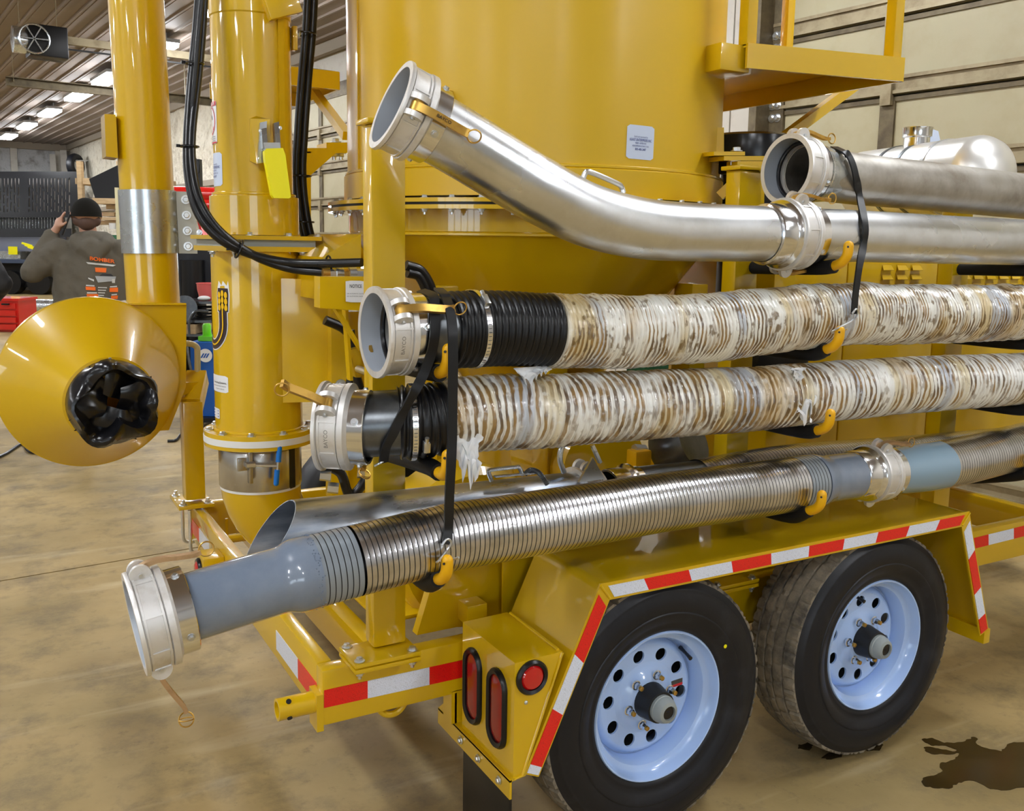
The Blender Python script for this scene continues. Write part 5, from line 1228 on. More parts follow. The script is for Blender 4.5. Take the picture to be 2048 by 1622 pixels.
# scoop pipe and the hose behind, second in the bottom rack
i_px = [(530, 1074), (620, 1063), (850, 1037), (1152, 1000)]
ip = pathpx(i_px, [2.02, 2.02, 2.022, 2.036]); T = thing('scoop_pipe', 'plain steel scoop pipe with slanted open end, lying behind the ribbed hose', 'pipe', ptat(ip, .5)-V((0, 0, .08)))
sl = MB(); P = resample(ip, .02); nn = 64; R_ = .076
sl.tube(P, R_, nn, caps=False).tube(P, R_-.002, nn, caps=False)
ax_ = (P[1]-P[0]).normalized()
for base in (0, len(P)*nn):
    for j in range(len(P)):
        if (P[j]-P[0]).length > .12: break
        for i in range(nn):
            v = sl.v[base+j*nn+i]; h = (v.z-P[j].z)/R_; f_ = max(0, 1-(P[j]-P[0]).length/.12)
            sl.v[base+j*nn+i] = v+ax_*(.055*(h+.2)*f_)
for i in range(nn): sl.f.append([i, (i+1) % nn, len(P)*nn+(i+1) % nn, len(P)*nn+i]); sl.m.append(0); sl.s.append(False)
sl.build('tube', STEELB, T)
coupling(T, ptat(ip, plen(ip)-.01), dirn(ip, plen(ip)-.05), (0, 0, 1), ((None, None), (None, None)), s=.92, collar=False)
MB().tube(spline([aty(983, 962, 1.99), aty(977, 943, 1.99), aty(985, 939, 1.99), aty(1030, 934, 1.99), aty(1038, 935, 1.99), aty(1046, 950, 1.99)], 4), .0055, 10).build('wire_handle', GALV, T)
MB().beam(aty(990, 953, 1.98), aty(1070, 946, 1.98), .012, .004).build('flat_strip', GALV, T)
kk = MB(); cr = spline([aty(1050, 948, 1.985), aty(1062, 940, 1.98), aty(1078, 946, 1.97), aty(1096, 970, 1.96)], 12)
for i in range(0, len(cr)-1, 1): kk.torus(cr[i], cr[min(i+1, len(cr)-1)]-cr[max(i-1, 0)], .0055, .0016, 10, 5)
kk.build('spring_guard', STEEL, T)
MB().prism([aty(1158, 965, 1.96), aty(1186, 915, 2.0), aty(1210, 958, 1.96)], (0, .008, 0)).build('gusset', GALV, T)
MB().tube(spline([aty(1128, 945, 2.02), aty(1120, 920, 2.02), aty(1124, 895, 2.02), aty(1140, 880, 2.02)], 5), .0075, 10).build('bent_rod', GALV, T)
MB().beam(aty(1184, 890, 2.0), aty(1200, 925, 2.0), .012, .008).build('brace_bar', GALV, T)
j_px = [(1215, 992), (1300, 982), (1400, 970), (1500, 951), (1600, 936), (1800, 918), (2048, 893)]
jp = ext(pathpx(j_px, [2.036, 2.03, 2.025]+[2.023]*4), 2300); T = thing('ribbed_metal_hose', 'dark ribbed metal hose lying behind the ribbed hose, joined to the scoop pipe', 'hose', ptat(jp, .5)-V((0, 0, .08)))
P = resample(cut(jp, 0, arc_at_px(jp, 1400)), .01); plain(P, .072, 'grey_end_pipe', STEEL, T)
male_ring(T, jp[0], dirn(jp, .02), .92)
ribbed(cut(jp, arc_at_px(jp, 1395), plen(jp)), .076, .0125, 'metal_ribs', [RIBM, RIBD], T)
# --- the rack hooks, each under what it carries
def at_x(path, x):
    for q, w_ in zip(path, path[1:]):
        if (q.x-x)*(w_.x-x) <= 0: return q.lerp(w_, (x-q.x)/(w_.x-q.x))
    return path[-1]
def rest(path, x, R): q = at_x(path, x); return (q.y, q.z-R)
RA_, RB_, RM_, RS_ = .0885, .0875, .0770, .076
for x, z, rs in ((.838, 1.311, [(ap, .0725)]), (.838, 1.086, [(bpth, .083)]), (.838, .855, [(mp_, RM_), (ip, RS_)]),
                 (2.012, 1.541, [(lp_, .0725)]), (2.0, 1.315, [(ap, RA_)]), (1.985, 1.09, [(bpth, RB_)]), (1.972, .865, [(mp_, .0775), (jp, RS_)]),
                 (2.98, 1.542, [(lp_, .0725)]), (2.98, 1.307, [(ap, RA_)]), (2.98, 1.082, [(bpth, .086)]), (2.98, .862, [(mp_, RM_), (jp, RS_)])):
    hook(x, z, [rest(q, x, R) for q, R in rs])
# --- rubber tie-down straps with S hooks
def s_hook(parent, a, x, zt, yt=1.752):                             # wire S: through the strap end, then round behind the hook tip
    a = V(a); z = zt+.043
    MB().tube(spline([a+V((-.016, -.008, .002)), a+V((-.004, -.009, .014)), a+V((.007, -.007, .004)), a+V((-.004, -.005, -.014)), V((x-.021, yt-.004, z+.004)), V((x-.019, yt+.010, z-.004)), V((x, yt+.0168, z-.007)), V((x+.019, yt+.010, z-.004)), V((x+.026, yt-.004, z+.004))], 6), .0027, 8).build('s_hook', ZINC, parent)
def oncyl(px, py, path, R):                                          # picture point on the near surface of a pipe or hose, R from its axis
    d_ = ray(px, py); p = aty(px, py, 1.86-R)
    for _ in range(6):
        c_ = at_x(path, p.x); oy, oz = CAM.y-c_.y, CAM.z-c_.z; aa = d_.y**2+d_.z**2; bb = oy*d_.y+oz*d_.z; cc_ = oy*oy+oz*oz-R*R; D = bb*bb-aa*cc_
        t = (-bb-math.sqrt(D))/aa if D > 0 else -bb/aa
        p = CAM+d_*t
        if D <= 0:                                                     # ray passes clear: nearest point on the surface
            v = p-c_; v.x = 0; p = V((p.x, c_.y, c_.z))+v.normalized()*R
    return p
def strap(pts, wd_, label, w_=.021, t=.005):
    P = spline(pts, 6); T = thing('rubber_strap', label, 'strap', P[0]-V((0, 0, .02)))
    MB().ribbon(P, wd_, w_, t).build('band', STRAP, T); return T, P
_h = lambda px, py, r=.0865: oncyl(px, py, ap, r)
T, P = strap([oncyl(894, 1088, mp_, .089), oncyl(897, 1050, mp_, .0895), aty(899, 985, 1.745), aty(902, 930, 1.729), aty(904, 880, 1.731), aty(905, 800, 1.730), aty(906, 740, 1.727), aty(906, 700, 1.727), aty(905, 662, 1.731), _h(902, 634, .106), _h(897, 612, .099), _h(892, 596, .091), _h(887, 587, .091), at_x(ap, .872)+V((0, .02, .0895))], (1, 0, 0), 'black rubber strap hanging straight down across two wrapped hoses to the ribbed hose')
s_hook(T, P[0], .838, .855)
_g = lambda px, py, r=.089: oncyl(px, py, bpth, r)
T, P = strap([at_x(ap, .835)+V((0, .03, .0845)), _h(866, 592, .0885), _h(869, 612, .0885), _h(870, 640, .0890), _h(869, 672, .0895), _h(862, 708, .0905), aty(846, 750, 1.776), aty(828, 785, 1.768), _g(806, 825, .100), _g(786, 868, .093), _g(772, 895, .0885), at_x(bpth, .735)+V((-.002, -.045, -.0765))], (.9, -.1, .25), 'black rubber strap running slantwise over the open coupling hose to the hook below')
MB().tube(spline([P[-1]+V((.005, 0, .005)), P[-1]+V((-.012, -.006, .0)), P[-1]+V((-.02, 0, -.006))], 4), .0028, 8).build('s_hook', ZINC, T)
_l = lambda px, py, r=.0805: oncyl(px, py, lp_, r)
_q = lambda px, py, r=.085: oncyl(px, py, up_p, r)
T, P = strap([aty(1708, 628, 1.752), aty(1711, 590, 1.75), aty(1719, 530, 1.752), _l(1727, 490), _l(1731, 462), _l(1728, 437), _q(1719, 392), _q(1713, 360), _q(1707, 333), _q(1698, 312), _q(1686, 303), at_x(up_p, 2.145)+V((0, .012, .083))], (1, .0, .1), 'black rubber strap holding the two long pipes against the rack post')
s_hook(T, P[0], 2.0, 1.315)

# ------------------------------------------------------------------ people
from mathutils.bvhtree import BVHTree
def blob(chains, voxel, name, mat, parent, smooth=4, disp=None):    # capsule chains fused into one smooth skin
    k = MB()
    for ch in chains:
        P = [V(p[:3]) for p in ch]; R = [p[3] for p in ch]
        if len(P) == 1: k.ball(P[0], R[0], 20, 14, sx=ch[0][4] if len(ch[0]) > 4 else (1, 1, 1)); continue
        PP, RR = [], []
        for i in range(len(P)-1):
            for j in range(4): PP.append(P[i].lerp(P[i+1], j/4)); RR.append(R[i]+(R[i+1]-R[i])*j/4)
        PP.append(P[-1]); RR.append(R[-1]); k.tube(PP, RR, 18)
        for p, r in zip(P, R): k.ball(p, r*.995, 16, 10)
    me = bpy.data.meshes.new('tmp'); me.from_pydata(k.v, [], k.f); ob = bpy.data.objects.new('tmp', me); COL.objects.link(ob)
    m = ob.modifiers.new('r', 'REMESH'); m.mode = 'VOXEL'; m.voxel_size = voxel
    s = ob.modifiers.new('s', 'SMOOTH'); s.factor = .5; s.iterations = smooth
    dg = bpy.context.evaluated_depsgraph_get(); e = bpy.data.meshes.new_from_object(ob.evaluated_get(dg))
    vs_ = [v.co.copy() for v in e.vertices]; fs = [list(p.vertices) for p in e.polygons]
    bpy.data.objects.remove(ob); bpy.data.meshes.remove(me); bpy.data.meshes.remove(e)
    if disp: vs_ = [disp(v) for v in vs_]
    o = MB().add(vs_, fs, 0, True).build(name, mat, parent, ang=180, recalc=False)
    return o, BVHTree.FromPolygons(vs_, fs)
SKIN = M('skin', (.50, .27, .18), .5); HOOD = M('olive_grey_fleece', (.115, .10, .075), .9, bump=(70, .3, .004)); DENIM = M('dark_denim', (.03, .035, .05), .85, bump=(200, .2, .001))
CAPM = M('dark_cap_cloth', (.009, .008, .006), .9, spec=.2); BOOTM = M('brown_boot_leather', (.06, .035, .02), .6); HAIRM = M('brown_hair', (.09, .045, .03), .7); ORAN = M('orange_print', (.9, .16, .01), .7); PRW = M('white_print', (.62, .62, .60), .7); BLKJ = M('black_jacket', (.014, .014, .016), .7, bump=(60, .3, .004))
def person(o, face, pose, label, top, cap):
    f = V(face).normalized(); rt = V((f.y, -f.x, 0)); o = V(o)
    def W(x, y, z): return o+rt*x+f*y+V((0, 0, z))
    def C_(*pts): return [(*W(a, b, c), r) for a, b, c, r in pts]
    t = thing('person', label, 'person', o)
    hx, hy, hz = -.02, .03, 1.735
    if pose == 'phone':
        LA = [(-.21, 0, 1.47), (-.395, .03, 1.33), (-.265, .06, 1.59)]; RA = [(.21, 0, 1.47), (.30, .0, 1.20), (.27, .12, .98)]
        hand = (-.215, .04, 1.66)
    else:
        LA = [(-.2, 0, 1.47), (-.29, -.02, 1.2), (-.27, .1, .96)]; RA = [(.2, 0, 1.47), (.33, -.03, 1.24), (.26, .16, 1.1)]
        hand = (-.26, .14, .88)
    legs = []
    for s in (-1, 1): legs.append(C_((s*.10, 0, .95, .105), (s*.115, .02, .52, .068), (s*.12, -.01, .10, .045), (s*.125, .12, .045, .035)))
    head = [C_((hx, hy-.02, hz+.035, .096)), C_((hx, hy+.025, hz-.03, .078)), C_((hx, hy+.045, hz-.075, .048)), C_((0, 0, 1.5, .07), (hx, hy-.01, 1.68, .058)),
            C_((hx-.004, hy+.105, hz-.012, .016), (hx-.004, hy+.122, hz-.028, .014)), C_((hx-.093, hy+.0, hz-.01, .014), (hx-.097, hy-.01, hz+.022, .018)), C_((hx+.093, hy+.0, hz-.01, .014), (hx+.097, hy-.01, hz+.022, .018))]
    def fingers(h, d_, n_, sgn, cu=1.):                                        # palm, four curled fingers and a thumb
        h, d_, n_ = V(h), V(d_).normalized(), V(n_).normalized(); sd = d_.cross(n_)*sgn; ch = [[(*W(*(h-d_*.03)), .026), (*W(*(h+d_*.035)), .034)], [(*W(*(h-sd*.02)), .024), (*W(*(h+d_*.04-sd*.022)), .022)]]
        for i, (off, ln) in enumerate(((-.03, .034), (-.01, .04), (.010, .037), (.029, .03))):
            a = h+d_*.055+sd*off; ch.append([(*W(*a), .0105), (*W(*(a+d_*ln+n_*.008*cu)), .0098), (*W(*(a+d_*(ln*1.5)+n_*.03*cu)), .009), (*W(*(a+d_*(ln*(1.3+.5*(1-cu)))+n_*.05*cu)), .008)])
        a = h-sd*.032+n_*.01; ch.append([(*W(*a), .013), (*W(*(a-sd*.022+d_*.02+n_*.02)), .012), (*W(*(a-sd*.02+d_*.05+n_*.035)), .010)])
        return ch
    hl = fingers(hand, (.35, .1, .9) if pose == 'phone' else (0, .2, -1), (.93, 0, -.36) if pose == 'phone' else (.9, .3, 0), 1, .3 if pose == 'phone' else 1)
    hr = fingers((.27, .17, .91) if pose == 'phone' else (.25, .24, 1.08), (0, .2, -1) if pose == 'phone' else (-.2, 1, 0), (-.9, .3, 0), 1)
    torso = [C_((0, 0, 1.0, .15), (0, 0, 1.25, .15), (0, 0, 1.45, .12)), C_((-.1, 0, 1.42, .10), (.1, 0, 1.42, .10))]
    arms = [C_((*LA[0], .06), (*LA[1], .047), (*LA[2], .034), (*hand, .026)), C_((*RA[0], .06), (*RA[1], .047), (*RA[2], .034))]
    body, _ = blob(head+hl+hr+torso+arms+legs, .010, 'body', SKIN, t, 3)
    # clothes
    def fold(v): n_ = noise.fractal(v*9, .9, 2, 3); return v+V((n_, n_*.6, n_*.3))*.012
    tr_ = [C_((0, 0, .90, .205), (0, -.01, 1.10, .205), (0, -.01, 1.30, .20), (0, -.005, 1.43, .155)), C_((-.11, -.0, 1.05, .17), (-.13, -.0, 1.38, .14)), C_((.11, -.0, 1.05, .17), (.13, -.0, 1.38, .14)), C_((-.20, 0, 1.45, .095), (.20, 0, 1.45, .095)), C_((0, 0, 1.46, .12), (0, .0, 1.53, .095))]
    sl = [C_((*LA[0], .105), (*LA[1], .088), (LA[1][0]*.25+LA[2][0]*.75, LA[1][1]*.25+LA[2][1]*.75, LA[1][2]*.25+LA[2][2]*.75, .062), (*LA[2], .055)), C_((*RA[0], .105), (*RA[1], .085), (*RA[2], .06))]
    hd = [C_((-.10, -.06, 1.56, .05), (-.06, -.13, 1.50, .05), (.02, -.165, 1.45, .045), (.10, -.12, 1.53, .05), (.12, -.02, 1.575, .045)), C_((0, -.13, 1.52, .06), (.03, -.175, 1.42, .035)), C_((-.09, .03, 1.58, .04), (0, -.08, 1.585, .05), (.10, .03, 1.59, .04))] if cap else [C_((-.07, 0, 1.57, .05), (.07, 0, 1.57, .05))]
    hoodie, tree = blob(tr_+sl+hd, .013, 'hoodie' if cap else 'jacket', top, t, 5, fold)
    blob([C_((s*.10, 0, .95, .13), (s*.115, .02, .52, .092), (s*.12, -.01, .14, .078)) for s in (-1, 1)]+[C_((-.08, 0, .96, .14), (.08, 0, .96, .14))], .014, 'jeans', DENIM, t, 3)
    for s in (-1, 1): blob([C_((s*.12, -.03, .10, .058), (s*.12, -.02, .055, .055)), C_((s*.12, -.04, .045, .045), (s*.13, .14, .04, .043))], .012, 'boot', BOOTM, t, 2)
    if cap:
        k = MB(); x_, y_ = rt, f; n = 32; vs_ = []
        for j in range(9):
            p = PI/2*j/8*1.08
            for i in range(n):
                a = 2*PI*i/n; vs_.append(W(hx, hy, hz+.015)+rt*(.108*math.sin(p)*math.cos(a))+f*(.122*math.sin(p)*math.sin(a)-.006)+V((0, 0, .125*math.cos(p))))
        k.add(vs_, [[j*n+i, (j+1)*n+i, (j+1)*n+(i+1) % n, j*n+(i+1) % n] for j in range(8) for i in range(n)], 0, True)
        brim = [W(hx+.085*math.sin(a), hy+.085*math.cos(a)*.8+.03, hz+.03) for a in [PI*(i/10-.5) for i in range(11)]]; b2 = [W(hx+.09*math.sin(a), hy+.1+.095*math.cos(a), hz+.012) for a in [PI*(i/10-.5) for i in range(11)]]
        k.add(brim+b2, [[i, i+1, 12+i, 11+i] for i in range(10)], 0, True); k.build('cap', CAPM, t)
        blob([C_((hx, hy-.055, hz-.045, .062)), C_((hx-.055, hy-.03, hz-.03, .045)), C_((hx+.055, hy-.03, hz-.03, .045))], .012, 'hair', HAIRM, t, 2)
        for s in (-1, 1): MB().ball(W(hx+s*.032, hy+.088, hz+.004), .011, 10, 8).build('eye', PRW, t)
    else:
        blob([C_((hx, hy-.03, hz+.05, .1))], .014, 'hair', HAIRM, t, 2)
    MB().beam(W(hx-.022, hy+.103, hz-.062), W(hx+.022, hy+.103, hz-.062), .006, .006).build('mouth', M('lip', (.35, .12, .1), .5), t)
    return t, tree, W, hoodie
# the man on the phone, seen from behind
TP = 7.0; fo = V((_f.x, _f.y, 0)); po = CAM+ray(181, 478)*TP; po.z = 0
vd = (po-V((0, 0, 0))); vd.z = 0
t, tree, W, hoodie = person(po, vd, 'phone', 'man in olive hooded sweatshirt and dark cap holding a phone to his ear', HOOD, True)
Mt = Matrix((V((W(1, 0, 0)-W(0, 0, 0))), V((W(0, 1, 0)-W(0, 0, 0))), V((0, 0, 1)))).transposed()
ph = MB().box(W(-.161, .028, 1.672), (.014, .08, .165), Mt @ Matrix.Rotation(.37, 3, 'Y'), .005).build('mobile_phone', BLACKP, None, 'black mobile phone held to the ear of the man in the cap', 'phone')
vb = vd.normalized()
def onback(px, py, off=.006):
    o = CAM; d_ = ray(px, py).normalized(); h = tree.ray_cast(o, d_)
    return (h[0]-d_*off) if h[0] is not None else CAM+d_*TP
def backpoly(pts, mat, name, sub=6, off=.006):
    k = MB(); n = len(pts); (x0, y0), (x1, y1), (x2, y2), (x3, y3) = pts; vs_ = []
    for i in range(sub+1):
        for j in range(sub+1):
            s, q = i/sub, j/sub; a = (x0+(x1-x0)*s, y0+(y1-y0)*s); b = (x3+(x2-x3)*s, y3+(y2-y3)*s); vs_.append(onback(a[0]+(b[0]-a[0])*q, a[1]+(b[1]-a[1])*q, off))
    k.add(vs_, [[i*(sub+1)+j, (i+1)*(sub+1)+j, (i+1)*(sub+1)+j+1, i*(sub+1)+j+1] for i in range(sub) for j in range(sub)], 0, True); k.build(name, mat, hoodie, recalc=False)
k = MB(); put_text(k, 'BOMBER', 10, lambda u, v: onback(204+u, 520-v+u*.13, .009), 0, 0, 50, .03); k.build('chest_print', ORAN, hoodie, recalc=False)
backpoly([(172, 524), (232, 530), (226, 533), (176, 528)], PRW, 'print_band')
backpoly([(190, 535), (213, 536), (212, 545), (191, 544)], ORAN, 'print_block')
backpoly([(190, 552), (232, 553), (230, 562), (196, 565)], M('grey_print', (.42, .44, .46), .7), 'print_car'); backpoly([(205, 547), (222, 548), (228, 553), (198, 552)], BLK, 'print_roof', off=.007); backpoly([(224, 558), (230, 558), (230, 566), (224, 566)], PRW, 'print_wheel', off=.008); backpoly([(176, 555), (188, 559), (188, 563), (177, 558)], PRW, 'print_bumper')
for q in (((171, 573), (191, 574), (191, 581), (172, 580)), ((173, 588), (196, 588), (197, 595), (174, 594)), ((219, 576), (236, 575), (236, 584), (219, 584)), ((222, 592), (236, 591), (235, 598), (222, 598))):
    backpoly(q, ORAN, 'print_block'); (a, b), (c, d_), _, _ = q; backpoly(((a+1, b-3.5), (c-2, d_-3.5), (c-2, d_-1), (a+1, b-1)), PRW, 'print_line')
for i in range(4): backpoly(((196, 574+i*5.2), (214-i*2, 574.5+i*5.2), (214-i*2, 576.5+i*5.2), (196, 576+i*5.2)), PRW, 'print_line')
p2 = CAM+ray(-114, 478)*6.6; p2.z = 0; v2 = V((p2.x, p2.y, 0))
person(p2, v2, 'down', 'person in a black jacket standing to the side of the man on the phone', BLKJ, False)

# ------------------------------------------------------------------ workshop background
def at_t(px, py, t): return CAM+ray(px, py)*t
def boxv(name, px0, py0, px1, py1, t, depth, mat, parent, bev=.0):     # block facing the camera between two pixels at distance t
    a, b = at_t(px0, py0, t), at_t(px1, py0, t); z0, z1 = at_t(px0, py1, t).z, at_t(px0, py0, t).z
    return MB().prism([(a.x, a.y, z0), (b.x, b.y, z0), (b.x+fo.x*depth, b.y+fo.y*depth, z0), (a.x+fo.x*depth, a.y+fo.y*depth, z0)], (0, 0, z1-z0)).build(name, mat, parent)
# black machine with slotted guard
g0 = at_t(60, 478, 26); g0.z = 0
T = thing('slotted_machine', 'black machine with a tall slotted guard and grille, standing near the far wall', 'machine', g0)
tg = 26; slots = []
rows_ = [(356, 378), (380, 402), (404, 424)]
k = MB()                                                              # guard plate with real slots: bars around each opening
def PXQ(k, x0, y0, x1, y1, t=tg, d=.03): 
    k.prism([at_t(x0, y0, t), at_t(x1, y0, t), at_t(x1, y1, t), at_t(x0, y1, t)], fo*d)
xs_ = [-120+7.2*i for i in range(36)]
PXQ(k, -125, 343, 140, 354); PXQ(k, -125, 424, 150, 432); PXQ(k, 140, 343, 156, 432)
for i, x in enumerate(xs_):
    o_ = (0, 8, 15)[i % 3]; PXQ(k, x, 354, x+4.4, 424)
    gap = i in (9, 10, 22, 23) or x > 132
    if gap: PXQ(k, x+4.4, 354, x+7.2, 424); continue
    y = 354+o_
    for ys in (354, 354+o_+18, 354+o_+40, 354+o_+62):
        PXQ(k, x+4.4, ys-2.5 if ys > 354 else ys, x+7.2, min(424, ys+2.5))
k.build('slotted_guard', BLACKP, T)
boxv('guard_backing', -118, 356, 138, 423, 26.35, .05, M('pale_radiator', (.45, .42, .40), .6), T)
k = MB()
for i in range(40): PXQ(k, -120+6*i, 434, -117+6*i, 458, tg+.1)
PXQ(k, -125, 430, 142, 435); PXQ(k, -125, 457, 142, 474); k.build('lower_grille', BLACKP, T)
boxv('grille_backing', -118, 434, 120, 458, 26.35, .05, GALV, T); boxv('cab_box', -125, 470, 112, 500, 26.2, .6, M('blue_grey_panel', (.22, .24, .32), .4), T); boxv('step_box', -125, 500, 40, 520, 26.1, .6, GALV, T)
boxv('sign', 16, 493, 34, 509, 26, .02, YBRT, T); boxv('rail', -125, 516, 100, 524, 25.9, .1, M('steel_blue_paint', (.05, .07, .12), .4), T)
boxv('chassis', -125, 520, 100, 572, 26.4, .6, BLACKP, T)
for px in (-70, 20, 78):
    c_ = at_t(px, 560, 26.3); c_.z = .33; MB().cyl(c_-fo*.05, c_+fo*.3, .33, 28).build('roller', RUB, T)
for i in range(3): MB().beam(at_t(44+6*i, 486+4*i, 25.9), at_t(64+3*i, 492+3*i, 25.9), .05, .05).build('yellow_hose', YBRT, T)
# red tool chest, galvanised pipe on the floor
T = thing('tool_chest', 'red steel tool chest on the floor behind the funnel', 'tool chest', at_t(-2, 665, 15.7))
boxv('body', -45, 600, 36, 665, 15.7, .6, REDPAINT, T)
for i in range(4): boxv('drawer', -42, 606+14*i, 30, 617+14*i, 15.68, .03, REDPAINT, T)
boxv('handle', 2, 607, 16, 610, 15.62, .05, BLACKP, T)
boxv('lid', -46, 596, 37, 601, 15.66, .64, REDPAINT, T)
T = thing('floor_pipe', 'galvanised pipe lying on the floor beside the red tool chest', 'pipe', at_t(80, 628, 19.6))
def floorpipe(px0, px1, r, nm): 
    a, b = at_t(px0, 612, 19.6), at_t(px1, 612, 19.6); a.z = b.z = .155; MB().lathe([(r*.8, 0), (r, 0), (r, (b-a).length), (r*.8, (b-a).length)], a, b-a, 28).build(nm, GALV, T)
floorpipe(35, 70, .125, 'tube'); floorpipe(64, 130, .155, 'sleeve'); floorpipe(128, 170, .125, 'tube')
# wall-hung tyre, leaning boards, timber rack with black sheet
wp = atwall(151, 331, AW-.40); T = thing('wall_tyre', 'old tyre hanging high on the foam-covered wall', 'tyre', wp)
MB().lathe([(.17, .08), (.25, .10), (.31, .08), (.335, .0), (.31, -.08), (.25, -.10), (.17, -.08)], wp, D1*.7-D2*.71, 36, closed=True).build('carcass', TYRE, T)
pk = wp+V((0, 0, .15)); MB().cyl(pk-D2*.02, pk+D2*(AW-.05-pk.dot(D2)), .02, 8).build('peg', ZINC, T)
for px0, px1, top, nm in ((104, 116, 300, 'white board leaning on the far wall'), (126, 139, 292, 'white board leaning in the corner beside the tyre')):
    tb_ = 31.18/ray(px0, 300).dot(D1); a, b = at_t(px0, 300, tb_), at_t(px1, 300, tb_); zt = at_t(px0, top+6, tb_).z
    T = MB().prism([(a.x, a.y, 0), (b.x, b.y, 0), (b.x+.05*D1.x, b.y+.05*D1.y, 0), (a.x, a.y+.05, 0)], (D1.x*.46, D1.y*.46, zt)).build('leaning_board', WALLW, None, nm, 'board')
rk = at_t(200, 478, 18); rk.z = 0; T = thing('timber_rack', 'timber storage rack against the foam-covered wall', 'rack', rk)
for px in (152, 232, 310):
    boxv('post', px, 322, px+9, 478+1.57*1872/18, 18, .12, WOOD, T)
for y0, y1, p0, p1 in ((356, 368, 150, 330), (440, 448, 150, 330), (500, 508, 150, 330)): boxv('shelf', p0, y0, p1, y1, 18.1, .6, WOOD, T)
boxv('shelf', 185, 396, 330, 407, 17.78, .95, WOOD, T)
for i, (p0, p1, y0, y1) in enumerate(((198, 228, 424, 432), (200, 232, 434, 440), (212, 234, 410, 418))): boxv('offcut', p0, y0, p1, y1, 18.0, .5, WOOD, T)
k = MB(); k.prism([at_t(178, 358, 17.82), at_t(236, 330, 17.82), at_t(246, 372, 17.82), at_t(240, 397, 17.82), at_t(190, 396, 17.82)], fo*.16); k.build('black_sheet', BLACKP, None, 'folded black plastic sheet on the timber rack', 'sheet')
for p0, p1, y0, y1, mt, nm, lb in ((216, 229, 446, 458, PRW, 'paint_can', 'pale paint can on the timber rack'), (222, 234, 470, 498, GRNP, 'green_crate', 'dark green crate on the timber rack')):
    a, b = at_t(p0, y1, 17.9), at_t(p1, y1, 17.9); h = at_t(p0, y0, 17.9).z-a.z; r = (b-a).length/2; c_ = (a+b)/2+fo*r
    MB().lathe([(0, 0), (r, 0), (r, h*.94), (r*1.04, h*.95), (r*1.04, h), (r*.9, h), (0, h*.97)], c_, UP, 20).build(nm, mt, None, lb, 'can' if 'can' in nm else 'crate')
T = boxv('white_pole', 229, 375, 236, 478+1.57*1872/16.5, 16.5, .06, PALEY, None); tag(T, 'pale upright pole standing in front of the timber rack', 'pole')
# red implement with black stack
ib = at_t(390, 478, 9.5); ib.z = 0; T = thing('red_implement', 'red tubular farm implement behind the hydraulic hoses', 'implement', ib)
for y, r in ((386, .07), (408, .062)): MB().cyl(at_t(330, y, 9.5), at_t(560, y+6, 9.5), r, 24).build('cross_tube', REDPAINT, T)
for a, b in (((378, 415), (372, 470)), ((398, 415), (415, 480)), ((350, 420), (345, 500))): MB().beam(at_t(*a, 9.5), at_t(*b, 9.4), .09, .05).build('leg', REDPAINT, T)
boxv('stack', 388, 318, 399, 376, 9.6, .08, BLACKP, T); MB().prism([at_t(386, 310, 9.6), at_t(398, 328, 9.6), at_t(397, 345, 9.6), at_t(386, 345, 9.6)], fo*.05).build('stack_flap', BLACKP, T)
c_ = at_t(385, 520, 9.4); MB().cyl(c_-fo*.0-V((0, 0, .1)), c_+fo*.5-V((0, 0, .1)), .33, 36).build('rear_tyre', TYRE, T); MB().cyl(V((c_.x, c_.y, .0)), V((c_.x, c_.y, c_.z)), .12, 20).build('axle_stand', BLACKP, T)
for px in (425, 445): boxv('upright', px-8, 400, px, 478+1.57*1872/9.6, 9.6, .1, REDPAINT, T)
bolt(T, at_t(399, 465, 9.2), -fo, .02)
# steel cart with bucket, cables and scrap
tc = 8.85; ct = at_t(400, 478, tc); ct.z = 0; T = thing('shop_cart', 'cluttered steel shop cart beside the blue welder', 'cart', ct)
zc = lambda y: at_t(400, y, tc).z
a, b = at_t(352, 600, tc), at_t(470, 600, tc)
for y in (602, 640, 668): boxv('shelf', 352, y, 470, y+5, tc, .5, STEEL, T)
for px in (353, 466): boxv('upright', px, 602, px+5, 478+1.57*1872/tc, tc, .04, BLACKP, T); boxv('upright', px+8, 602, px+13, 478+1.57*1872/(tc+.46), tc+.46, .04, BLACKP, T)
c_ = at_t(405, 603, tc)+fo*.25; MB().lathe([(.1, 0), (.125, .10), (.128, .155), (.134, .157), (.134, .165), (.12, .165), (.11, .02), (0, .02)], c_, UP, 28, mi=0).build('plastic_bucket', M('red_and_white_bucket', (.72, .13, .12), .4), None, 'red plastic bucket standing on the shop cart', 'bucket')
cz_ = at_t(402, 640, tc)+fo*.2; cz_.z = at_t(402, 640, tc).z+.012; k = MB()
for i in range(7):
    r = .12+.012*math.sin(i*2.3); k.torus(cz_+V((.015*math.sin(i*1.7), .015*math.cos(i*2.1), .0155*i+.004)), (.05*math.sin(i*2), .05*math.cos(i*3), 1), r, .008, 28, 6)
k.build('cable_coil', RUB, None, 'heap of black welding cable lying on the middle shelf of the shop cart', 'cable')
rg = at_t(404, 602, tc)+fo*.06; rg.z = at_t(404, 602, tc).z+.022; k = MB(); k.ball(rg, .05, 14, 10, sx=(1.2, .8, .5)); k.build('rag', PRW, None, 'crumpled white rag lying on the shop cart', 'rag')
MB().tube(spline([at_t(420, 622, tc)-fo*.05, at_t(395, 622, tc)-fo*.06, at_t(383, 640, tc)-fo*.06, at_t(382, 668, tc)-fo*.05], 6), .012, 10).build('grey_cable', STEEL, None, 'grey cable looped over the front of the shop cart', 'cable')
boxv('cardboard_box', 368, 649, 390, 668, tc-.02, .25, WOOD, None)
tag(bpy.data.objects['cardboard_box'], 'brown cardboard box on the lower cart shelf', 'box')
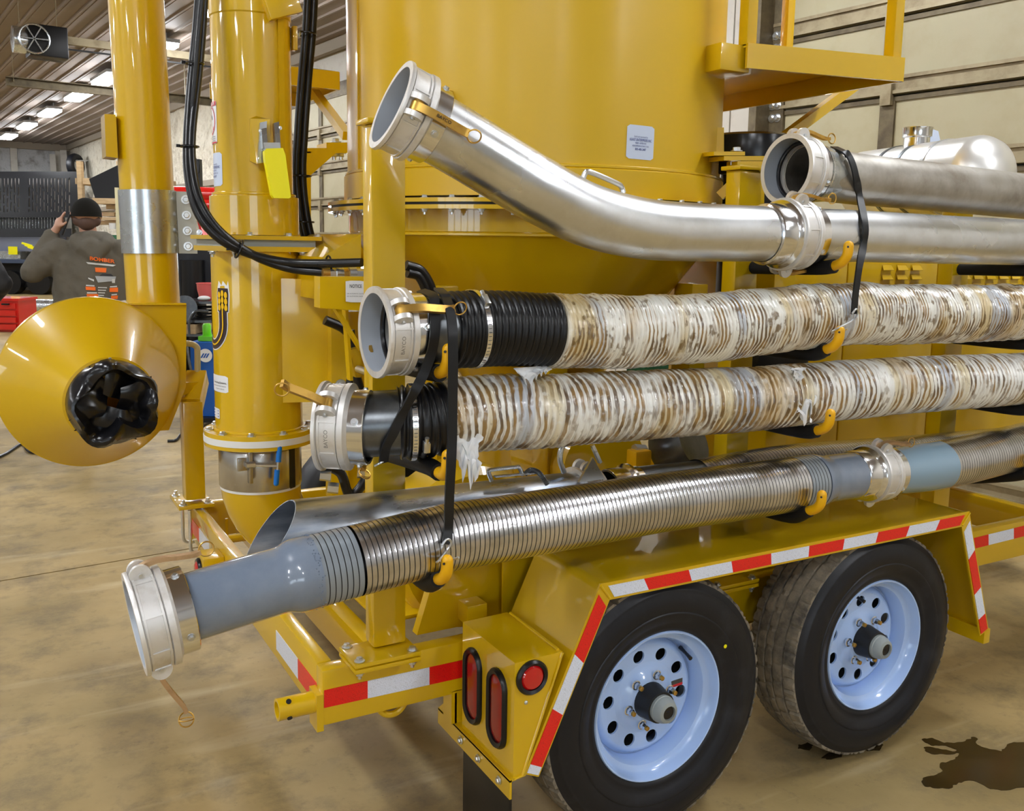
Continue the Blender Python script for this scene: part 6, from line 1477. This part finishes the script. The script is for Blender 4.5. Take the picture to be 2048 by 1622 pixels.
k = MB(); c_ = at_t(372, 616, tc)-fo*.03; k.lathe([(0, 0), (.12, 0), (.12, .01), (0, .01)], c_, -fo+V((0, 0, .08)), 28); k.build('grinding_disc', STEEL, None, 'grey steel disc leaning on the shop cart', 'disc')
# blue welder on the floor
tw = 7.9; wo = at_t(420, 478, tw); wo.z = 0; T = thing('welding_machine', 'blue welding machine with white round logo beside the shop cart', 'welder', wo)
boxv('case', 380, 684, 470, 836, tw, .55, BLUEP, T); boxv('base', 383, 836, 470, 845, tw+.02, .5, BLACKP, T)
for px in (392, 455): c_ = at_t(px, 846, tw)+fo*.1; c_.z = .05; MB().cyl(c_-_r*.02, c_+_r*.02, .05, 20).build('caster', RUB, T)
c_ = at_t(411, 711, tw-.004); MB().lathe([(0, .002), (.057, .002), (.057, 0)], c_, -fo, 32).build('logo_disc', STKW, T)
k = MB()
for i in range(3):
    s0 = -.024+.021*i; 
    k.add([c_-fo*.004+_r0*(s0-.018)-V((0, 0, .020)), c_-fo*.004+_r0*(s0-.004)-V((0, 0, .020)), c_-fo*.004+_r0*(s0+.018)+V((0, 0, .018)), c_-fo*.004+_r0*(s0+.004)+V((0, 0, .018))], [[0, 1, 2, 3]])
k.build('logo_stripes', BLUEP, T, recalc=False)
k = MB(); put_text(k, 'Miller', .05, flatmap(at_t(447, 711, tw-.006), _r0, UP), 0, 0, .13, .01); k.build('logo_word', STKW, T, recalc=False)
MB().tube(spline([at_t(374, 690, tw-.1), at_t(378, 720, tw-.1), at_t(386, 760, tw-.08), at_t(388, 800, tw-.08)], 5), .012, 8).build('torch_lead', STEEL, T)
boxv('top_tray', 396, 673, 470, 682, tw+.05, .3, GREEN, None); tag(bpy.data.objects['top_tray'], 'lime green plastic lid on top of the blue welder', 'lid')
c_ = at_t(414, 673, tw+.12); MB().lathe([(0, 0), (.034, 0), (.036, .008), (.036, .095), (.03, .105), (.026, .112), (0, .112)], c_, UP, 24).build('spray_can', GREEN, None, 'short lime green can standing on the welder', 'can')
# cords on the floor
def cord(px, lab): MB().tube(spline([atz(a, b, .012) for a, b in px], 8), .011, 8).build('extension_cord', RUB, None, lab, 'cord')
cord([(-30, 925), (10, 908), (38, 890), (48, 888), (55, 900), (75, 906), (140, 909), (240, 908)], 'black cord lying on the concrete below the funnel')
cord([(335, 882), (352, 880), (362, 868), (375, 852), (392, 846)], 'thin black cord on the floor running to the blue welder')
# spilled oil
out = [(1843, 1479), (1862, 1477), (1885, 1484), (1908, 1486), (1932, 1482), (1948, 1475), (1957, 1480), (1956, 1490), (1985, 1500), (2005, 1502), (2018, 1488), (2040, 1484), (2085, 1490), (2110, 1520), (2100, 1560), (2050, 1574), (2005, 1581), (1962, 1570), (1940, 1560), (1915, 1568), (1903, 1576), (1870, 1577), (1843, 1569), (1846, 1556), (1872, 1552), (1884, 1541), (1880, 1528), (1905, 1520), (1918, 1508), (1898, 1509), (1866, 1508), (1850, 1501), (1856, 1494), (1888, 1500), (1912, 1502), (1895, 1493), (1862, 1491)]
P = [atz(x + 3*noise.noise(V((x*.1, y*.1, 0))), y, .0) for x, y in out]
pf_ = [q+V((noise.noise(q*60)*.008, noise.noise(q*60+V((9, 0, 0)))*.008, 0)) for q in spline(P+[P[0]], 6)[:-1]]
MB().prism(pf_, (0, 0, .0015)).build('oil_puddle', M('wet_oil', (.022, .014, .005), .2, spec=.5, var=(7, (.045, .03, .012), .4, .7)), None, 'dark oil puddle spreading on the concrete past the tyres', 'puddle')
random.seed(4)
for i, (x, y) in enumerate(((1750, 1494), (1665, 1512), (1612, 1492))):
    o = atz(x, y, 0); pts = [o+V((math.cos(a)*.035*(1+.9*noise.noise(V((a, i, 0)))), math.sin(a)*.016*(1+.9*noise.noise(V((a, i, 5)))), 0)) for a in [2*PI*j/14 for j in range(14)]]
    MB().prism(pts, (0, 0, .001)).build('oil_spot', MATS['wet_oil'], None, 'small dark oil stain on the concrete by the tyres', 'stain', 'small oil stains by the tyres')
